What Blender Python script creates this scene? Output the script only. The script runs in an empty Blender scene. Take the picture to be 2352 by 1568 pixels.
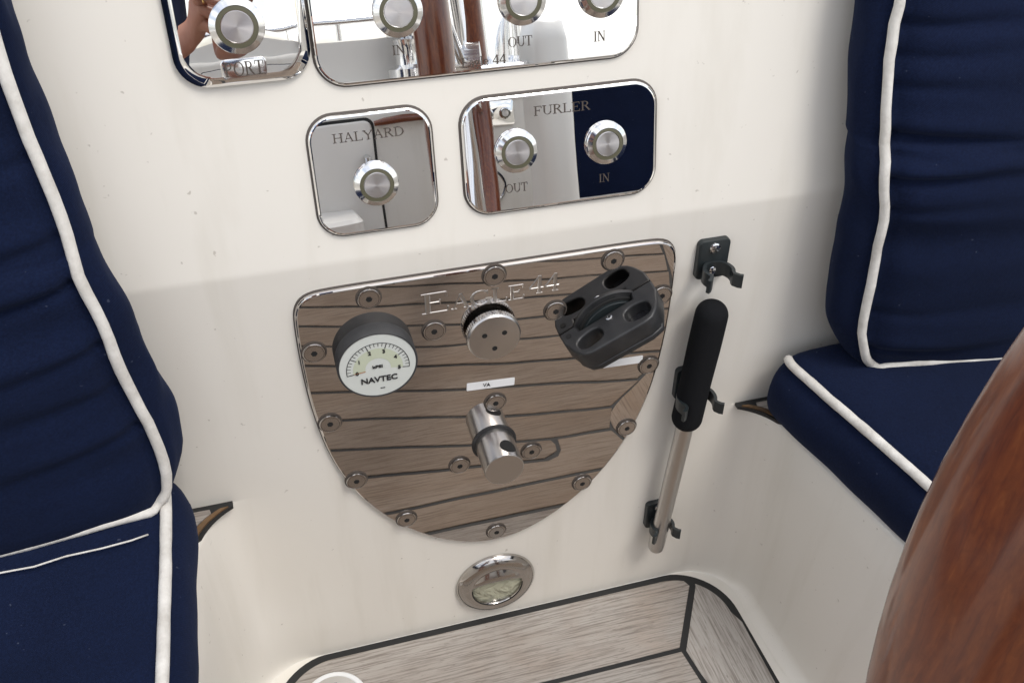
import bpy, bmesh, math, random
from mathutils import Vector, Matrix, noise
rnd = random.Random(7)
R = math.radians
S = 0.6            # metres per layout unit
Z0 = 0.757         # layout height of the sole below the wall crease
def W(x, y, z): return Vector((x*S, y*S, (z+Z0)*S))
scene = bpy.context.scene

# ---------------------------------------------------------------- camera, sky, sun, exposure
yaw, pitch, roll = 0.28014, 0.66162, 0.00617
fw = Vector((math.sin(yaw)*math.cos(pitch), math.cos(yaw)*math.cos(pitch), -math.sin(pitch)))
rt = Vector((math.cos(yaw), -math.sin(yaw), 0)); upv = rt.cross(fw)
rt2 = rt*math.cos(roll)+upv*math.sin(roll); up2 = -rt*math.sin(roll)+upv*math.cos(roll)
cd = bpy.data.cameras.new('camera'); cam = bpy.data.objects.new('camera', cd)
scene.collection.objects.link(cam); scene.camera = cam
m = Matrix((rt2, up2, -fw)).transposed().to_4x4(); m.translation = W(-0.26128, -1.0, 0.64438)
cam.matrix_world = m
cd.sensor_width = 36; cd.lens = 36*2230/2352; cd.clip_start = 0.01; cd.clip_end = 3000
CAMPOS = W(-0.26128, -1.0, 0.64438)

SUN_EL, SUN_AZ = 60, 146      # azimuth measured from +Y (into the wall) clockwise to +X
wd = bpy.data.worlds.new('World'); scene.world = wd; wd.use_nodes = True
nt = wd.node_tree; nt.nodes.clear()
out = nt.nodes.new('ShaderNodeOutputWorld'); bg = nt.nodes.new('ShaderNodeBackground')
sky = nt.nodes.new('ShaderNodeTexSky'); sky.sky_type = 'NISHITA'; sky.sun_disc = False
sky.sun_elevation = R(SUN_EL); sky.sun_rotation = R(SUN_AZ); sky.air_density = 1.0; sky.dust_density = 2.0
tc = nt.nodes.new('ShaderNodeTexCoord'); mp = nt.nodes.new('ShaderNodeMapping'); mp.inputs['Scale'].default_value = (1, 1, 3)
nz = nt.nodes.new('ShaderNodeTexNoise'); nz.inputs['Scale'].default_value = 2.6; nz.inputs['Detail'].default_value = 6; nz.inputs['Roughness'].default_value = .55
rp = nt.nodes.new('ShaderNodeValToRGB'); rp.color_ramp.elements[0].position = .40; rp.color_ramp.elements[1].position = .60
rp.color_ramp.elements[0].color = (.2, .2, .2, 1); rp.color_ramp.elements[1].color = (1, 1, 1, 1)
mx = nt.nodes.new('ShaderNodeMix'); mx.data_type = 'RGBA'
mx.inputs[7].default_value = (8.8, 8.9, 8.95, 1)      # bright cloud
nt.links.new(tc.outputs['Generated'], mp.inputs['Vector']); nt.links.new(mp.outputs[0], nz.inputs['Vector'])
nt.links.new(nz.outputs[0], rp.inputs[0]); nt.links.new(rp.outputs[0], mx.inputs[0])
nz2 = nt.nodes.new('ShaderNodeTexNoise'); nz2.inputs['Scale'].default_value = 5.5; nz2.inputs['Detail'].default_value = 7; nz2.inputs['Roughness'].default_value = .6
rp2 = nt.nodes.new('ShaderNodeValToRGB'); rp2.color_ramp.elements[0].position = .38; rp2.color_ramp.elements[1].position = .62
rp2.color_ramp.elements[0].color = (.55, .57, .60, 1); rp2.color_ramp.elements[1].color = (1, 1, 1, 1)
ml = nt.nodes.new('ShaderNodeMix'); ml.data_type = 'RGBA'; ml.blend_type = 'MULTIPLY'; ml.inputs[0].default_value = 1; ml.inputs[6].default_value = (9.6, 9.5, 9.3, 1)
nt.links.new(mp.outputs[0], nz2.inputs['Vector']); nt.links.new(nz2.outputs[0], rp2.inputs[0]); nt.links.new(rp2.outputs[0], ml.inputs[7]); nt.links.new(ml.outputs[2], mx.inputs[7])
nt.links.new(sky.outputs[0], mx.inputs[6]); nt.links.new(mx.outputs[2], bg.inputs[0]); nt.links.new(bg.outputs[0], out.inputs[0])
bg.inputs[1].default_value = 0.145
sd = bpy.data.lights.new('sun', 'SUN'); sd.energy = 1.2; sd.angle = R(20); sd.color = (1, .965, .91)
sun = bpy.data.objects.new('sun', sd); scene.collection.objects.link(sun)
sv = Vector((math.sin(R(SUN_AZ))*math.cos(R(SUN_EL)), math.cos(R(SUN_AZ))*math.cos(R(SUN_EL)), math.sin(R(SUN_EL))))
sun.rotation_euler = sv.to_track_quat('Z', 'Y').to_euler(); sun.location = sv*20
vs = scene.view_settings; vs.view_transform = 'Standard'; vs.look = 'None'; vs.exposure = 0.53; vs.gamma = 1; vs.use_curve_mapping = False
scene.cycles.use_denoising = True
scene.cycles.max_bounces = 10; scene.cycles.glossy_bounces = 6; scene.cycles.diffuse_bounces = 5
scene.cycles.caustics_reflective = False; scene.cycles.caustics_refractive = False

# ---------------------------------------------------------------- materials
MT = {}
def node(nt, t, **k):
    n = nt.nodes.new(t)
    for a, b in k.items():
        if a.startswith('i_'): n.inputs[a[2:].replace('_', ' ')].default_value = b
        else: setattr(n, a, b)
    return n
def mat(name, col, rough=.5, metal=0, spec=.5, coat=0, coat_r=.05, sheen=0, ior=None, trans=0):
    mt = bpy.data.materials.new(name); mt.use_nodes = True
    p = mt.node_tree.nodes['Principled BSDF']
    p.inputs['Base Color'].default_value = (*col, 1); p.inputs['Roughness'].default_value = rough
    p.inputs['Metallic'].default_value = metal; p.inputs['Specular IOR Level'].default_value = spec
    p.inputs['Coat Weight'].default_value = coat; p.inputs['Coat Roughness'].default_value = coat_r
    p.inputs['Sheen Weight'].default_value = sheen; p.inputs['Transmission Weight'].default_value = trans
    if ior: p.inputs['IOR'].default_value = ior
    MT[name] = mt; return mt
def P(mt): return mt.node_tree.nodes['Principled BSDF']
def coords(mt, scale=(1, 1, 1), rot=(0, 0, 0), kind='Object'):
    nt = mt.node_tree; tc = node(nt, 'ShaderNodeTexCoord'); mp = node(nt, 'ShaderNodeMapping')
    mp.inputs['Scale'].default_value = scale; mp.inputs['Rotation'].default_value = rot
    nt.links.new(tc.outputs[kind], mp.inputs['Vector']); return mp.outputs[0]
def noisen(mt, vec, scale, detail=4, rough=.5, dist=0):
    n = node(mt.node_tree, 'ShaderNodeTexNoise', i_Scale=scale, i_Detail=detail, i_Roughness=rough, i_Distortion=dist)
    mt.node_tree.links.new(vec, n.inputs['Vector']); return n.outputs[0]
def ramp(mt, fac, stops):
    n = node(mt.node_tree, 'ShaderNodeValToRGB'); cr = n.color_ramp
    while len(cr.elements) < len(stops): cr.elements.new(.5)
    for e, (p, c) in zip(cr.elements, stops): e.position = p; e.color = (*c, 1) if len(c) == 3 else c
    mt.node_tree.links.new(fac, n.inputs[0]); return n.outputs[0]
def mix(mt, fac, a, b, mode='MIX'):
    n = node(mt.node_tree, 'ShaderNodeMix', data_type='RGBA', blend_type=mode); l = mt.node_tree.links
    for i, v in ((0, fac), (6, a), (7, b)):
        if hasattr(v, 'links'): l.new(v, n.inputs[i])
        else: n.inputs[i].default_value = v if i == 0 else (*v, 1)
    return n.outputs[2]
def math_n(mt, op, a, b=0.0):
    n = node(mt.node_tree, 'ShaderNodeMath', operation=op); l = mt.node_tree.links
    for i, v in ((0, a), (1, b)):
        if hasattr(v, 'links'): l.new(v, n.inputs[i])
        else: n.inputs[i].default_value = v
    return n.outputs[0]
def bump(mt, h, strength=.2, dist=.001, normal=None):
    n = node(mt.node_tree, 'ShaderNodeBump', i_Strength=strength, i_Distance=dist); l = mt.node_tree.links
    l.new(h, n.inputs['Height'])
    if normal: l.new(normal, n.inputs['Normal'])
    l.new(n.outputs[0], P(mt).inputs['Normal']); return n.outputs[0]
def setc(mt, sock, name='Base Color'): mt.node_tree.links.new(sock, P(mt).inputs[name])

# gelcoat: warm off-white, slightly chalky, with specks and faint streaks
g = mat('gelcoat', (.72, .70, .65), .32, coat=.12, coat_r=.28)
v = coords(g); big = noisen(g, v, 2.2, 3); sp = noisen(g, v, 130, 2, .6)
vz = coords(g, (9, 9, .9)); st = noisen(g, vz, 3.0, 4, .6)
c = mix(g, ramp(g, big, [(.35, (0, 0, 0)), (.7, (1, 1, 1))]), (.780, .747, .682), (.742, .712, .655))
c = mix(g, ramp(g, st, [(.52, (0, 0, 0)), (.78, (.5, .5, .5))]), c, (.64, .605, .53))
c = mix(g, ramp(g, sp, [(.715, (0, 0, 0)), (.76, (.55, .55, .55))]), c, (.34, .30, .25))
setc(g, c); setc(g, ramp(g, big, [(.3, (.34,)*3), (.7, (.5,)*3)]), 'Roughness')
bump(g, noisen(g, v, 7, 2), .05, .01)
g2 = mat('gelcoat_plain', (.78, .76, .72), .35, coat=.2)
# polished stainless with faint waviness
s = mat('mirror_steel', (.57, .54, .515), .03, 1)
v = coords(s); bump(s, noisen(s, v, 8, 1.5), .035, .0065)
sm = noisen(s, coords(s, (1, 1, 1)), 22, 6, .75); setc(s, ramp(s, sm, [(.45, (.008,)*3), (.8, (.045,)*3)]), 'Roughness')
s = mat('mirror_plate', (.90, .895, .885), .02, 1)
v = coords(s); n1 = bump(s, noisen(s, v, 11, 1.5), .035, .004)
setc(s, ramp(s, noisen(s, v, 40, 5, .7), [(.45, (.004,)*3), (.8, (.022,)*3)]), 'Roughness')
mat('dull_chrome', (.50, .475, .45), .13, 1)
mat('bolt_steel', (.50, .475, .455), .16, 1)
mat('bright_steel', (.78, .78, .78), .12, 1)
s = mat('satin_steel', (.56, .54, .52), .28, 1)
v = coords(s, (1, 1, 60)); bump(s, noisen(s, v, 6, 3), .04, .001)
# turned faces of the push buttons: fine concentric brushing
s = mat('turned_steel', (.62, .6, .6), .3, 1)
P(s).inputs['Anisotropic'].default_value = .85
tg = node(s.node_tree, 'ShaderNodeTangent', direction_type='RADIAL', axis='Z'); s.node_tree.links.new(tg.outputs[0], P(s).inputs['Tangent'])
mat('grime_shade_line', (.10, .085, .075), .7)  # dark plate outlines: grime and contact shade put into one colour
mat('light_ring', (.10, .095, .06), .35)
mat('engraving', (.075, .06, .05), .7)
mat('black_hole', (.006, .006, .006), .8)
b = mat('black_plastic', (.028, .029, .031), .40); v = coords(b); bump(b, noisen(b, v, 260, 3), .12, .0008)
setc(b, ramp(b, noisen(b, v, 45, 4), [(.35, (.014, .0145, .016)), (.62, (.030, .030, .031)), (.8, (.075, .075, .075))]))
b = mat('nylon', (.017, .022, .024), .33); v = coords(b); bump(b, noisen(b, v, 180, 2), .1, .0006)
b = mat('foam', (.010, .0105, .012), .96, spec=.12); v = coords(b); bump(b, noisen(b, v, 700, 2), .35, .0008)
b = mat('rubber_case', (.030, .031, .033), .6); v = coords(b)
setc(b, ramp(b, noisen(b, v, 30, 4, .6), [(.3, (.020, .021, .023)), (.8, (.055, .055, .057))]))
mat('dial_white', (.62, .65, .62), .3, coat=1.0, coat_r=.02)
mat('dial_lume', (.53, .57, .44), .4, coat=.6)
mat('dial_ink', (.02, .02, .022), .5)
mat('needle_red', (.42, .16, .05), .5)
mat('sticker', (.80, .81, .82), .45)
mat('lens_glass', (.66, .66, .50), .2, trans=.35, ior=1.45)
lg = MT['lens_glass']; bump(lg, noisen(lg, coords(lg), 55, 2, .5, 1.5), .8, .006)
l = mat('reflector', (.66, .66, .5), .25, .3); v = coords(l); bump(l, noisen(l, v, 60, 2, dist=1.5), .7, .01)
# navy acrylic canvas
f = mat('navy_canvas', (.008, .015, .048), .92, spec=.12, sheen=.05)
P(f).inputs['Sheen Roughness'].default_value = .6; P(f).inputs['Sheen Tint'].default_value = (.35, .45, .8, 1)
v = coords(f)
c = ramp(f, noisen(f, v, 5, 5, .6), [(.3, (.0026, .0058, .0205)), (.75, (.0050, .0106, .037))])
lint = ramp(f, noisen(f, v, 240, 1, .3), [(.79, (0, 0, 0)), (.84, (.3, .3, .3))])
wvn = noisen(f, v, 620, 2, .5); c = mix(f, ramp(f, wvn, [(.35, (0, 0, 0)), (.68, (1, 1, 1))]), mix(f, 1.0, c, (.74, .74, .76), 'MULTIPLY'), mix(f, 1.0, c, (1.12, 1.12, 1.1), 'MULTIPLY'))
setc(f, mix(f, lint, c, (.12, .14, .2)))
wv = node(f.node_tree, 'ShaderNodeTexWave', i_Scale=420, bands_direction='DIAGONAL'); f.node_tree.links.new(v, wv.inputs['Vector'])
b0 = math_n(f, 'ADD', math_n(f, 'MULTIPLY', wv.outputs['Fac'], .25), noisen(f, v, 300, 3))
bump(f, b0, .22, .0012)
f = mat('piping_white', (.66, .635, .59), .85, spec=.15, sheen=.2); v = coords(f)
setc(f, ramp(f, noisen(f, v, 55, 5, .65), [(.3, (.50, .475, .435)), (.65, (.71, .69, .65))])); bump(f, noisen(f, v, 330, 3), .4, .0012)
mat('thread', (.6, .58, .55), .9)
# weathered teak, grain along X or Y
def teak(name, axis, ca, cb, cc):
    t = mat(name, ca, .82, spec=.2)
    sc = (19, 480, 20) if axis == 'x' else (480, 19, 20)
    v = coords(t, sc); g1 = noisen(t, v, 1.0, 5, .6, 0)
    sc2 = (1.5, 14, 2) if axis == 'x' else (14, 1.5, 2)
    g2 = noisen(t, coords(t, sc2), 1.3, 5, .6)
    oi = node(t.node_tree, 'ShaderNodeObjectInfo')
    c = mix(t, ramp(t, g2, [(.32, (0, 0, 0)), (.68, (1, 1, 1))]), ca, cb)
    blot = noisen(t, coords(t, (1, 1, 1)), 9, 4, .6); c = mix(t, ramp(t, blot, [(.52, (0, 0, 0)), (.75, (.4, .4, .4))]), c, (.30, .215, .155))
    c = mix(t, ramp(t, g1, [(.36, (.8, .8, .8)), (.54, (0, 0, 0))]), c, cc)
    pore = noisen(t, coords(t, (60, 420, 60) if axis == 'x' else (420, 60, 60)), 1.6, 2, .5); c = mix(t, ramp(t, pore, [(.62, (0, 0, 0)), (.70, (.6, .6, .6))]), c, cc)
    hs = node(t.node_tree, 'ShaderNodeHueSaturation'); t.node_tree.links.new(c, hs.inputs['Color'])
    t.node_tree.links.new(math_n(t, 'ADD', math_n(t, 'MULTIPLY', oi.outputs['Random'], .24), .88), hs.inputs['Value'])
    setc(t, hs.outputs[0]); bump(t, g1, .6, .0012); return t
teak('teak_grey_x', 'x', (.315, .278, .246), (.385, .360, .332), (.165, .141, .122))
teak('teak_grey_y', 'y', (.34, .310, .280), (.41, .387, .360), (.185, .162, .142))
teak('teak_brown_y', 'y', (.272, .214, .168), (.33, .277, .231), (.195, .15, .117))
teak('teak_brown_x', 'x', (.272, .212, .165), (.33, .275, .228), (.195, .148, .115))
b = mat('caulk', (.012, .0125, .013), .55); v = coords(b); bump(b, noisen(b, v, 120, 3), .3, .001)
t = mat('varnish_edge', (.16, .085, .035), .35, coat=.5); v = coords(t, (14, 60, 30))
setc(t, ramp(t, noisen(t, v, 1, 5), [(.3, (.06, .035, .02)), (.7, (.20, .11, .045))]))
# varnished mahogany
t = mat('mahogany', (.12, .03, .01), .40, spec=.35, coat=.85, coat_r=.14)
v = coords(t, (46, 46, 26)); v2 = coords(t, (260, 260, 34))
g1 = noisen(t, v2, 1, 6, .65, .6); g2 = noisen(t, v, 4, 5, .65, .8)
c = ramp(t, g1, [(.28, (.085, .017, .006)), (.45, (.135, .030, .009)), (.62, (.185, .047, .012)), (.8, (.26, .080, .022))])
setc(t, mix(t, ramp(t, g2, [(.45, (0, 0, 0)), (.72, (.5, .5, .5))]), c, (.085, .018, .007)))
sk = mat('skin', (.36, .17, .115), .5, spec=.4); P(sk).inputs['Subsurface Weight'].default_value = .08
v = coords(sk); setc(sk, ramp(sk, noisen(sk, v, 14, 4), [(.3, (.28, .12, .08)), (.7, (.42, .21, .145))])); bump(sk, noisen(sk, v, 160, 3), .2, .001)
c_ = mat('shirt_navy', (.02, .03, .07), .9); v = coords(c_); bump(c_, noisen(c_, v, 22, 4), .5, .02)
c_ = mat('shorts_grey', (.12, .12, .125), .9); v = coords(c_); bump(c_, noisen(c_, v, 22, 4), .5, .02)
mat('hair', (.03, .02, .015), .7)
mat('phone_blue', (.03, .05, .16), .25, coat=.6)
mat('glass_dark', (.01, .01, .012), .08, coat=1)
w_ = mat('sea', (.03, .06, .065), .08, spec=.6); v = coords(w_, (1, 1, 1)); bump(w_, noisen(w_, v, .9, 6), .6, .2)

# ---------------------------------------------------------------- helpers
col = scene.collection
def tag(o, label=None, cat=None, group=None, kind=None):
    for k, v in (('label', label), ('category', cat), ('group', group), ('kind', kind)):
        if v: o[k] = v
    return o
def empty(name, loc=(0, 0, 0), rot=(0, 0, 0), label=None, cat=None, group=None):
    o = bpy.data.objects.new(name, None); col.objects.link(o); o.location = loc; o.rotation_euler = rot
    o.empty_display_size = .02
    return tag(o, label, cat, group)
def link(name, me, mt, parent=None, loc=None):
    o = bpy.data.objects.new(name, me); col.objects.link(o)
    if mt: me.materials.clear(); me.materials.append(MT[mt])
    if parent: o.parent = parent
    if loc is not None: o.location = loc
    return o
def copy_tree(o, parent=None):
    c = o.copy(); col.objects.link(c); c.parent = parent
    for ch in list(o.children): copy_tree(ch, c)
    return c
class MB:
    def __init__(s): s.v = []; s.f = []
    def add(s, vs, fs):
        n = len(s.v); s.v += [tuple(p) for p in vs]; s.f += [tuple(i+n for i in f) for f in fs]; return s
    def box(s, x0, x1, y0, y1, z0, z1):
        return s.add([(x, y, z) for z in (z0, z1) for y in (y0, y1) for x in (x0, x1)],
                     [(0, 2, 3, 1), (4, 5, 7, 6), (0, 1, 5, 4), (2, 6, 7, 3), (0, 4, 6, 2), (1, 3, 7, 5)])
    def lathe(s, prof, n=40, c=(0, 0, 0), closed=False):
        """profile of (radius, height) turned about local Z"""
        vs = []; fs = []; k = len(prof)
        for i in range(n):
            a = 2*math.pi*i/n
            for r, h in prof: vs.append((c[0]+r*math.cos(a), c[1]+r*math.sin(a), c[2]+h))
        for i in range(n):
            j = (i+1) % n
            for q in range(k-1): fs.append((i*k+q, j*k+q, j*k+q+1, i*k+q+1))
        s.add(vs, fs)
        if prof[0][0] > 1e-6: s.f.append(tuple(len(s.v)-n*k+i*k for i in reversed(range(n)))) if not closed else None
        if prof[-1][0] > 1e-6 and not closed: s.f.append(tuple(len(s.v)-n*k+i*k+k-1 for i in range(n)))
        if closed:
            b = len(s.v)-n*k
            for i in range(n):
                j = (i+1) % n; s.f.append((b+i*k+k-1, b+j*k+k-1, b+j*k, b+i*k))
        return s
    def tube(s, pts, r, n=12, caps=True, closed=False, flat=None):
        pts = [Vector(p) for p in pts]; k = len(pts); rs = r if isinstance(r, list) else [r]*k
        vs = []; fs = []; nrm = None
        for i, p in enumerate(pts):
            a = pts[(i-1) % k] if closed or i > 0 else p; b = pts[(i+1) % k] if closed or i < k-1 else p
            t = (b-a).normalized()
            if nrm is None:
                nrm = Vector(flat) if flat else (Vector((0, 0, 1)) if abs(t.z) < .9 else Vector((1, 0, 0)))
            nrm = (nrm-t*nrm.dot(t)).normalized(); bi = t.cross(nrm)
            for q in range(n):
                an = 2*math.pi*q/n; rr = rs[i]
                ra, rb = rr if isinstance(rr, (tuple, list)) else (rr, rr)
                vs.append(p+nrm*ra*math.cos(an)+bi*rb*math.sin(an))
        for i in range(k if closed else k-1):
            j = (i+1) % k
            for q in range(n): fs.append((i*n+q, i*n+(q+1) % n, j*n+(q+1) % n, j*n+q))
        s.add(vs, fs)
        if caps and not closed:
            b0 = len(s.v)-k*n; s.f.append(tuple(b0+q for q in reversed(range(n)))); s.f.append(tuple(b0+(k-1)*n+q for q in range(n)))
        return s
    def rings(s, rings, cap0=True, cap1=True):
        """stack of equal-length closed outlines"""
        n = len(rings[0]); b = len(s.v)
        for rg in rings: s.v += [tuple(p) for p in rg]
        for i in range(len(rings)-1):
            for q in range(n): s.f.append((b+i*n+q, b+i*n+(q+1) % n, b+(i+1)*n+(q+1) % n, b+(i+1)*n+q))
        if cap0: s.f.append(tuple(b+q for q in reversed(range(n))))
        if cap1: s.f.append(tuple(b+(len(rings)-1)*n+q for q in range(n)))
        return s
    def grid(s, rows, flip=False):
        n = len(rows[0]); b = len(s.v)
        for r in rows: s.v += [tuple(p) for p in r]
        for i in range(len(rows)-1):
            for q in range(n-1):
                f = (b+i*n+q, b+i*n+q+1, b+(i+1)*n+q+1, b+(i+1)*n+q); s.f.append(tuple(reversed(f)) if flip else f)
        return s
    def mesh(s, name, smooth=None, world=False, fix=True):
        me = bpy.data.meshes.new(name)
        if world: vs = [W(*p) for p in s.v]
        else: vs = [(p[0]*S, p[1]*S, p[2]*S) for p in s.v]
        me.from_pydata([tuple(p) for p in vs], [], s.f); me.validate()
        if fix:
            bm = bmesh.new(); bm.from_mesh(me); bmesh.ops.recalc_face_normals(bm, faces=bm.faces); bm.to_mesh(me); bm.free()
        if smooth:
            me.polygons.foreach_set('use_smooth', [True]*len(me.polygons))
            if smooth < 179: me.set_sharp_from_angle(angle=R(smooth))
        me.update(); return me
    def build(s, name, mt, parent=None, smooth=35, world=False, fix=True, loc=None):
        return link(name, s.mesh(name, smooth, world, fix), mt, parent, loc)
def rrect(w, h, r, n=8, cx=0, cy=0):
    o = []
    for i, (sx, sy) in enumerate(((1, 1), (-1, 1), (-1, -1), (1, -1))):
        for k in range(n+1):
            a = math.pi/2*(i+k/n); o.append((cx+sx*(w/2-r)+r*math.cos(a), cy+sy*(h/2-r)+r*math.sin(a)))
    return o
def offset(poly, d):
    n = len(poly); o = []
    for i in range(n):
        a, b, c = poly[i-1], poly[i], poly[(i+1) % n]
        t1 = (b[0]-a[0], b[1]-a[1]); t2 = (c[0]-b[0], c[1]-b[1])
        l1 = math.hypot(*t1) or 1; l2 = math.hypot(*t2) or 1
        nx = -(t1[1]/l1+t2[1]/l2); ny = t1[0]/l1+t2[0]/l2; l = math.hypot(nx, ny) or 1
        o.append((b[0]+nx/l*d, b[1]+ny/l*d))
    return o
def plate_rings(poly, z0, z1, bev, steps=3):
    rs = [[(x, y, z0) for x, y in poly], [(x, y, z1-bev) for x, y in poly]]
    for k in range(1, steps+1):
        a = math.pi/2*k/steps
        rs.append([(x, y, z1-bev+bev*math.sin(a)) for x, y in offset(poly, bev*(1-math.cos(a)))])
    return rs
def smoothpoly(pts, it=2, closed=True):
    for _ in range(it):
        o = []; n = len(pts)
        for i in range(n if closed else n-1):
            a, b = pts[i], pts[(i+1) % n]
            o.append(tuple(.75*x+.25*y for x, y in zip(a, b))); o.append(tuple(.25*x+.75*y for x, y in zip(a, b)))
        if not closed: o = [pts[0]]+o+[pts[-1]]
        pts = o
    return pts
def curve_mesh(name, polys, depth, bev=0.0, res=1):
    """filled outline with holes, thickness 2*depth (layout units), centred on z = 0"""
    cu = bpy.data.curves.new(name, 'CURVE'); cu.dimensions = '2D'; cu.fill_mode = 'BOTH'
    for pl in polys:
        sp = cu.splines.new('POLY'); sp.points.add(len(pl)-1); sp.use_cyclic_u = True
        for q, (x, y) in zip(sp.points, pl): q.co = (x*S, y*S, 0, 1)
    cu.extrude = max(depth-bev, 0)*S; cu.bevel_depth = bev*S; cu.bevel_resolution = res; cu.offset = -bev*S
    return curve_to_mesh(name, cu)
def curve_to_mesh(name, cu):
    o = bpy.data.objects.new(name, cu); col.objects.link(o)
    dg = bpy.context.evaluated_depsgraph_get(); me = bpy.data.meshes.new_from_object(o.evaluated_get(dg))
    bpy.data.objects.remove(o); bpy.data.curves.remove(cu); me.name = name; return me
def text_mesh(body, size, width=None, bold=0.0, depth=.0004):
    cu = bpy.data.curves.new('text', 'FONT'); cu.body = body; cu.size = size*S; cu.align_x = 'CENTER'; cu.align_y = 'CENTER'
    cu.extrude = depth*S; cu.offset = bold*S; cu.resolution_u = 3
    me = curve_to_mesh('lettering', cu)
    if width:
        xs = [v.co.x for v in me.vertices]; w = max(xs)-min(xs)
        for v in me.vertices: v.co.x *= width*S/w
    return me
# --- a small roman letter set: strokes of thick and thin bars, serifs, and arcs (unit cap height)
TK, TN, SF = .135, .055, .04
def bar(x0, y0, x1, y1, w): return ('bar', x0, y0, x1, y1, w)
def stem(x, y0=0, y1=1, w=TK, s=.16): return [bar(x, y0, x, y1, w), bar(x-s, y0+SF/2, x+s, y0+SF/2, SF), bar(x-s, y1-SF/2, x+s, y1-SF/2, SF)]
def arc(cx, cy, rx, ry, a0, a1, wt=TN, wk=TK): return ('arc', cx, cy, rx, ry, a0, a1, wt, wk)
GL = {
 'H': (.92, stem(.18)+stem(.74)+[bar(.18, .52, .74, .52, TN)]),
 'A': (.86, [bar(.42, 1, .72, .03, TK), bar(.42, 1, .12, .03, TN), bar(.22, .36, .62, .36, TN), bar(0, .02, .26, .02, SF), bar(.56, .02, .88, .02, SF)]),
 'L': (.76, stem(.18)+[bar(.18, .025, .66, .025, .05), bar(.67, 0, .69, .26, .045)]),
 'Y': (.84, [bar(.08, 1, .42, .48, TK), bar(.76, 1, .42, .48, TN), bar(.42, 0, .42, .5, TK), bar(.26, .02, .58, .02, SF), bar(-.04, .98, .24, .98, SF), bar(.6, .98, .88, .98, SF)]),
 'R': (.86, stem(.18)+[arc(.36, .75, .26, .225, -90, 90), bar(.18, .975, .38, .975, .05), bar(.18, .525, .38, .525, .05), bar(.40, .52, .74, .03, TK), bar(.66, .02, .86, .02, SF)]),
 'D': (.92, stem(.18)+[arc(.38, .5, .42, .475, -90, 90), bar(.18, .975, .4, .975, .05), bar(.18, .025, .4, .025, .05)]),
 'F': (.74, stem(.18)+[bar(.18, .975, .64, .975, .05), bar(.65, .98, .66, .75, .045), bar(.18, .52, .5, .52, .05), bar(.5, .4, .5, .64, .045)]),
 'E': (.80, stem(.18)+[bar(.18, .975, .66, .975, .05), bar(.67, .98, .68, .76, .045), bar(.18, .52, .5, .52, .05), bar(.5, .4, .5, .64, .045), bar(.18, .025, .68, .025, .05), bar(.69, 0, .71, .26, .045)]),
 'U': (.90, [bar(.18, .3, .18, 1, TK), bar(.74, .3, .74, 1, TN), arc(.46, .32, .28, .30, 180, 360, TN, .1), bar(.02, .98, .34, .98, SF), bar(.6, .98, .88, .98, SF)]),
 'O': (.94, [arc(.46, .5, .40, .49, 0, 360)]),
 'T': (.82, stem(.4)+[bar(.06, .975, .74, .975, .05), bar(.06, .98, .05, .74, .045), bar(.74, .98, .75, .74, .045)]),
 'I': (.40, stem(.18)),
 'N': (.96, [bar(.16, 0, .16, 1, TN), bar(.76, 0, .76, 1, TN), bar(.16, 1, .76, .03, TK), bar(0, .02, .32, .02, SF), bar(.6, .98, .92, .98, SF), bar(0, .98, .16, .98, SF)]),
 'G': (.92, [arc(.46, .5, .40, .49, 50, 320), bar(.80, .02, .80, .42, TK), bar(.66, .42, .94, .42, SF), bar(.76, .98, .77, .72, .045)]),
 'P': (.80, stem(.18)+[arc(.36, .73, .28, .245, -90, 90), bar(.18, .975, .38, .975, .05), bar(.18, .485, .38, .485, .05)]),
 '4': (.74, [bar(.50, 0, .50, 1, TK), bar(.50, 1, .04, .33, TN), bar(.04, .31, .68, .31, TN+.02), bar(.36, .02, .64, .02, SF)]),
 'a': (.58, [arc(.26, .44, .18, .22, 20, 160, TN, TN), bar(.42, 0, .42, .5, TK), arc(.26, .17, .19, .17, 60, 300, TN, .1)]),
 'g': (.60, [arc(.26, .45, .2, .2, 0, 360), arc(.27, -.12, .24, .16, 0, 360, TN, .09), bar(.2, .26, .16, .05, TN), bar(.42, .62, .58, .64, .06)]),
 'l': (.34, [bar(.16, 0, .16, 1.02, TK), bar(0, .02, .32, .02, SF), bar(.02, 1.0, .16, 1.0, SF)]),
 'e': (.58, [arc(.28, .33, .23, .33, 20, 330), bar(.07, .38, .5, .38, TN)]),
 ' ': (.36, []),
}
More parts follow.
